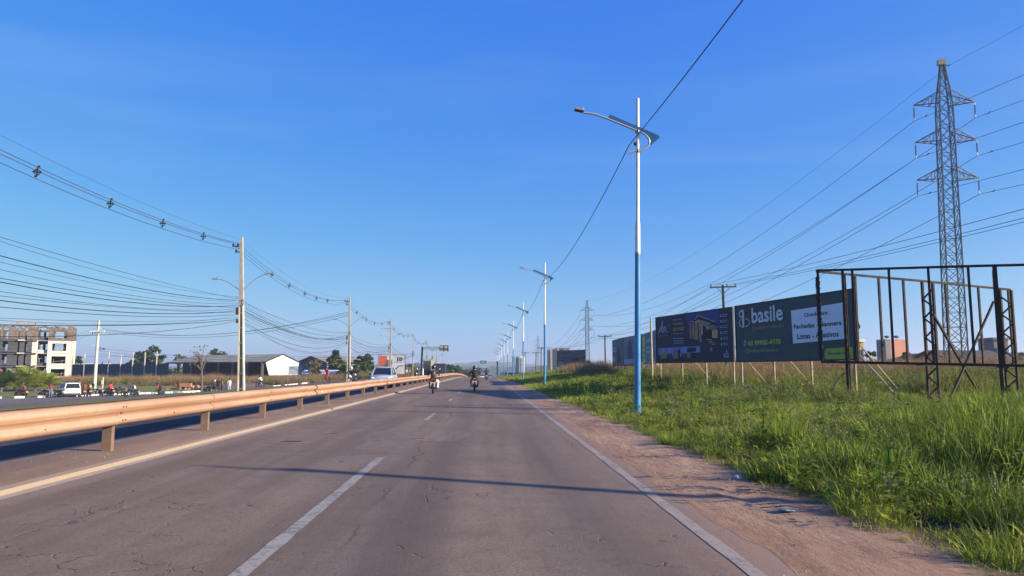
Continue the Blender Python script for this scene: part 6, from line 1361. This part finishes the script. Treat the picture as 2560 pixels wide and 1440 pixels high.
def scatter(name, label, coll, pts, seed):
    """pts: list of (x,y,z,scale,zscale)"""
    r_ = np.random.RandomState(seed); n = len(pts); me = bpy.data.meshes.new(name); me.from_pydata([p[:3] for p in pts],[],[]); k = len(coll.objects)
    me.attributes.new('pick','INT','POINT').data.foreach_set('value', r_.randint(0,k,n).astype('i'))
    rot = np.stack([r_.normal(0,.07,n),r_.normal(0,.07,n),r_.rand(n)*6.283],1); me.attributes.new('rot','FLOAT_VECTOR','POINT').data.foreach_set('vector', rot.ravel())
    sc = np.array([(p[3],p[3],p[3]*p[4]) for p in pts]); me.attributes.new('scl','FLOAT_VECTOR','POINT').data.foreach_set('vector', sc.ravel())
    o = bpy.data.objects.new(name, me); COL.objects.link(o); md_ = o.modifiers.new('scatter','NODES'); md_.node_group = gnode(coll); tag(o, label, kind='stuff'); return o
rg_ = random.Random(99)
def infr(x, y, mg=1.12):
    z = y*math.cos(YAW)+x*math.sin(YAW); xx = x*math.cos(YAW)-y*math.sin(YAW); return z > 2.5 and abs(xx) < z*.70*mg+1.0
def edge(y): return 3.28+.22*noise.noise(Vector((y*.45,7,1)))+.14*noise.noise(Vector((y*1.7,3,1)))+ (.25*sm(6.5,4.5,y) if y < 7 else 0)
def clear(x, y):   # trampled or shaded gaps
    return noise.noise(Vector((x*.5,y*.5,20)))
weeds=[]; dark_=[]; short=[]; med_=[]; tall=[]; straw=[]; olive=[]; dry=[]; litter=[]
def put(lst, x0, x1, y0, y1, dens, fn):
    n = int((x1-x0)*(y1-y0)*dens)
    for _ in range(n):
        x = rg_.uniform(x0,x1); y = rg_.uniform(y0,y1)
        if not infr(x,y): continue
        r_ = fn(x,y)
        if r_: lst.append((x,y,H(x,y)-.02,r_[0],r_[1]))
def f_short(x,y):
    d = x-edge(y)
    if d < 0: return None
    return (rg_.uniform(.6,1.2)*(.6+.5*min(1,d/.6)), rg_.uniform(.6,1.2))
put(short, 3, 12, 3, 14, 14, f_short); put(short, 3, 24, 14, 30, 9, f_short); put(short, 3, 30, 30, 75, 4, lambda x,y: (lambda r_: (r_[0]*1.5, r_[1]) if r_ else None)(f_short(x,y)))
def f_med(x,y):
    d = x-edge(y)
    if d < .08: return None
    n_ = noise.noise(Vector((x*.8,y*.6,11)))
    if n_ < -.06+.1*noise.noise(Vector((x*3,y*3,2))): return None
    return ((.50+.22*sm(.2,1.8,d)+.3*sm(2.5,6,d))*(1-.55*sm(11,21,y))*(1+.8*n_)*rg_.uniform(.75,1.25), rg_.uniform(.8,1.3))
put(med_, 3, 12, 3, 14, 15, f_med); put(med_, 3, 24, 14, 30, 10, f_med); put(med_, 3, 34, 30, 52, 5, lambda x,y: (lambda r_: (r_[0]*1.25,r_[1]) if r_ else None)(f_med(x,y)))
def f_far(x,y):
    d = x-edge(y)
    if d < .2: return None
    return (rg_.uniform(1.2,2.0)*(.6+.4*sm(0,2,d)), rg_.uniform(.5,.75)*(.6+.4*sm(0,2,d)))
put(med_, 3, 40, 52, 90, 2.2, f_far); put(med_, 3, 30, 90, 190, .9, lambda x,y: (rg_.uniform(1.8,2.8), .45*rg_.uniform(.8,1.2)))
def f_tall(x,y):
    n_ = noise.noise(Vector((x*.45,y*.35,31)))
    if x-edge(y) < 1.3: return None
    patchy = y < 13 and (n_ > .12 or (x > 7.2 and 7.5 < y < 12 and n_ > -.25))
    return (rg_.uniform(.6,.95), rg_.uniform(.8,1.1)) if patchy else None
put(tall, 4, 14, 5, 22, 5, f_tall); put(tall, 5, 30, 22, 45, .8, lambda x,y: (lambda r_: (r_[0],r_[1]*.7) if r_ else None)(f_tall(x,y)))
for _ in range(60): a = at(rg_.uniform(2390,2620), 925, rg_.uniform(12,18)); tall.append((a.x,a.y,H(a.x,a.y),rg_.uniform(.6,1.0),rg_.uniform(.9,1.2)))
def f_straw(x,y):
    d = x-edge(y)
    if d < -.05: return None
    return (rg_.uniform(.5,.9)*(.5+.5*min(1,d/.8)), rg_.uniform(.8,1.1)) if rg_.random() < (.9 if noise.noise(Vector((x*.5,y*.4,50))) > .0 else .25) else None
put(straw, 3, 13, 3, 30, 3.6, f_straw); put(straw, 4, 26, 30, 60, .5, f_straw)
def f_olive(x,y):
    n_ = noise.noise(Vector((x*.22,y*.16,61)))
    z_ = y*math.cos(YAW); s_ = sm(26,46,y+x*.25)
    return (rg_.uniform(.7,1.2)*(1+.3*n_), rg_.uniform(.7,1.1)) if rg_.random() < s_*(.55+n_) else None
put(olive, 11, 55, 24, 70, 1.7, f_olive); put(olive, 6, 70, 70, 120, .7, lambda x,y: (rg_.uniform(1.0,1.6), rg_.uniform(.5,.9)) if x > 7+.05*y else None)
def f_dry(x,y):
    n_ = noise.noise(Vector((x*.2,y*.13,71)))
    return (rg_.uniform(.8,1.35), rg_.uniform(.75,1.1)) if rg_.random() < .45+1.3*n_ and x > 10.5+(y < 55)*4+(.06*max(0,y-100)) else None
put(dry, 12, 60, 44, 75, 1.6, f_dry); put(dry, 8, 75, 75, 125, .8, lambda x,y: (lambda r_: (r_[0]*1.25,r_[1]) if r_ else None)(f_dry(x,y)))
# left: dry brush field beyond the mown lawn
def f_dl(x,y):
    n_ = noise.noise(Vector((x*.1,y*.1,81)))
    return (rg_.uniform(1.0,1.7)*(1+.5*n_), rg_.uniform(.6,1.0)) if n_ > -.25 and y > 134+6*noise.noise(Vector((x*.07,3,1))) and x < -17 else None
put(dry, -95, -17, 126, 162, 1.2, f_dl); put(olive, -95, -17, 130, 166, .8, f_dl)
put(dry, -50, -16.8, 162, 230, .35, lambda x,y: (rg_.uniform(1.5,2.2),.9)); put(olive, -60, -16.8, 160, 260, .5, lambda x,y: (rg_.uniform(1.6,2.6),.8))
put(short, -60, -17.5, 62, 134, .25, lambda x,y: (rg_.uniform(.8,1.4),.25) if x > -16.5-(200-y)*.36+2 or y > 112 else None)
put(litter, 2.3, 3.9, 3, 24, 7, lambda x,y: (rg_.uniform(.4,1.0), 1) if abs(x-edge(y)) < .16+.25*rg_.random()**2 else None)
for _ in range(26): a = at(rg_.uniform(2070,2125), 925, rg_.uniform(23.2,24.3)); dark_.append((a.x,a.y,H(a.x,a.y)-.05,rg_.uniform(.5,.8),rg_.uniform(.8,1.2)))
scatter('dark_weed','dark tangled weed clump at the foot of the first lattice leg', L_tall, dark_, 9)
put(weeds, 3, 14, 3, 30, 3.2, lambda x,y: (rg_.uniform(.6,1.3), 1) if x-edge(y) > .15 and noise.noise(Vector((x*.7,y*.5,90))) > -.05 else None)
put(weeds, 4, 30, 30, 60, .8, lambda x,y: (rg_.uniform(1.0,1.8), 1) if x-edge(y) > .5 else None)
scatter('broadleaf_weeds','small broad leaved weeds among the grass of the right bank', L_weed, weeds, 10)
scatter('short_grass','short green grass along the dirt verge and on the lawn', L_short, short, 1); scatter('knee_high_grass','knee high green grass covering the right bank', L_med, med_, 2); scatter('tall_grass','tall broad bladed dark green grass in clumps', L_tall, tall, 3)
scatter('straw_stalks','dry straw coloured seed stalks standing in the grass', L_straw, straw, 4); scatter('olive_brush','olive green weedy brush behind the billboards', L_olive, olive, 5); scatter('dry_brush','reddish brown dry brush behind the billboards and on the left field', L_dry, dry, 6); scatter('grass_litter','dead cut grass lying at the edge of the dirt verge', L_litter, litter, 7)
# far belt of bushes and small trees that reads as one mass along the horizon
def bush_mesh(name, m_, seed, n=150, rr=1.0):
    r_ = random.Random(seed); b = MB()
    for k in range(n):
        d = Vector((r_.gauss(0,1),r_.gauss(0,1),r_.gauss(0,1))).normalized()*r_.random()**.35*rr; d.z = abs(d.z)*(1.1+.5*noise.noise(d*2+Vector((seed,0,0)))); d.x *= 1+.4*noise.noise(d*1.5+Vector((0,seed,0)))
        s = .16*r_.uniform(.6,1.4); u = Vector((r_.gauss(0,1),r_.gauss(0,1),r_.gauss(0,.6))).normalized(); w = u.cross(Vector((r_.gauss(0,1),r_.gauss(0,1),r_.gauss(0,1)))).normalized()
        b.add([d-u*s,d+w*s*.6,d+u*s,d-w*s*.6],[(0,1,2,3)])
    me = bpy.data.meshes.new(name); me.from_pydata(b.v,[],b.f); me.materials.append(m_); return bpy.data.objects.new(name, me)
L_bush = lib('lib_bush',[bush_mesh('bush',LF[0],1),bush_mesh('bush',LF[1],2),bush_mesh('bush',LF[0],3),bush_mesh('bush',LF[2],4)])
bel = []
for _ in range(900):
    y = rg_.uniform(185, 420); px = rg_.uniform(-100, 1230) if rg_.random() < .8 else rg_.uniform(1330, 2700)
    p = at(px, 925, y)
    if -18 < p.x < 16: continue
    if p.x > 0 and y < 230: continue
    s = rg_.uniform(1.6,3.6)*(1+.5*noise.noise(Vector((p.x*.02,p.y*.02,7)))); bel.append((p.x,p.y,H(p.x,p.y)-.3,s,rg_.uniform(.7,1.15)*(1.0 if p.x < 0 else .6)))
for _ in range(260):   # denser green behind the second pole and the white billboard, and behind the shed
    px = rg_.choice([rg_.uniform(830,1010),rg_.uniform(190,430),rg_.uniform(1110,1190)]); y = rg_.uniform(168,215); p = at(px,925,y); s = rg_.uniform(1.8,3.4)
    if p.x > -17: continue
    bel.append((p.x,p.y,H(p.x,p.y)-.3,s,rg_.uniform(.8,1.2)))
scatter('distant_bushes','distant mass of bushes and small trees along the horizon', L_bush, bel, 8)
# pebbles on verge and median
pe = MB(); pb2 = MB()
for _ in range(420):
    y = 3+22*rg_.random()**1.6
    if rg_.random() < .7: x = rg_.uniform(2.0,3.4); z = vz(x,y)+.008
    else: x = rg_.uniform(-7,-5.6); z = .078
    s = rg_.uniform(.004,.012); pe.ell((x,y,z+s*.3),(s,s*rg_.uniform(.6,1.2),s*.6),5,3)
pe.build('gravel', mat('pale_pebble',(.45,.37,.31),.9,c2=(.25,.18,.14),scale=12), kind='stuff', label='small pebbles scattered on the dirt verge and the median')
# litter items
for (px,py,lb,c_,s_) in ((1845,1190,'crumpled white scrap lying at the grass edge',(.55,.53,.48),(.06,.04,.04)),(1972,1268,'flat grey green scrap at the edge of the dirt verge',(.22,.25,.22),(.10,.07,.015)),(1583,1037,'small pale scrap near the foot of the nearest street lamp',(.5,.5,.45),(.08,.05,.04))):
    z = 2590/(py-925); p = at(px,py,z*.985); b = MB(); b.ell((0,0,0),s_,9,6); b.v = [tuple(Vector(v)*(1+.35*noise.noise(Vector(v)*22))) for v in b.v]; b.build('paper_scrap', mat('scrap_%02d'%int(c_[0]*99),c_,.8), label=lb, cat='litter', loc=(p.x,p.y,H(p.x,p.y)+.04))
# ------------------------------------------------------------------ haze
hz = MB(); hz.box((0,2150,22.5),(7600,4400,65)); hm = bpy.data.materials.new('haze'); hm.use_nodes = True; t_ = hm.node_tree; t_.nodes.clear()
pv = t_.nodes.new('ShaderNodeVolumePrincipled'); pv.inputs['Density'].default_value = .00040; pv.inputs['Color'].default_value = (.80,.88,1,1); pv.inputs['Anisotropy'].default_value = .3; ou = t_.nodes.new('ShaderNodeOutputMaterial'); t_.links.new(pv.outputs[0], ou.inputs['Volume'])
hz.build('haze', hm, kind='stuff', label='thin pale blue air haze filling the whole scene')
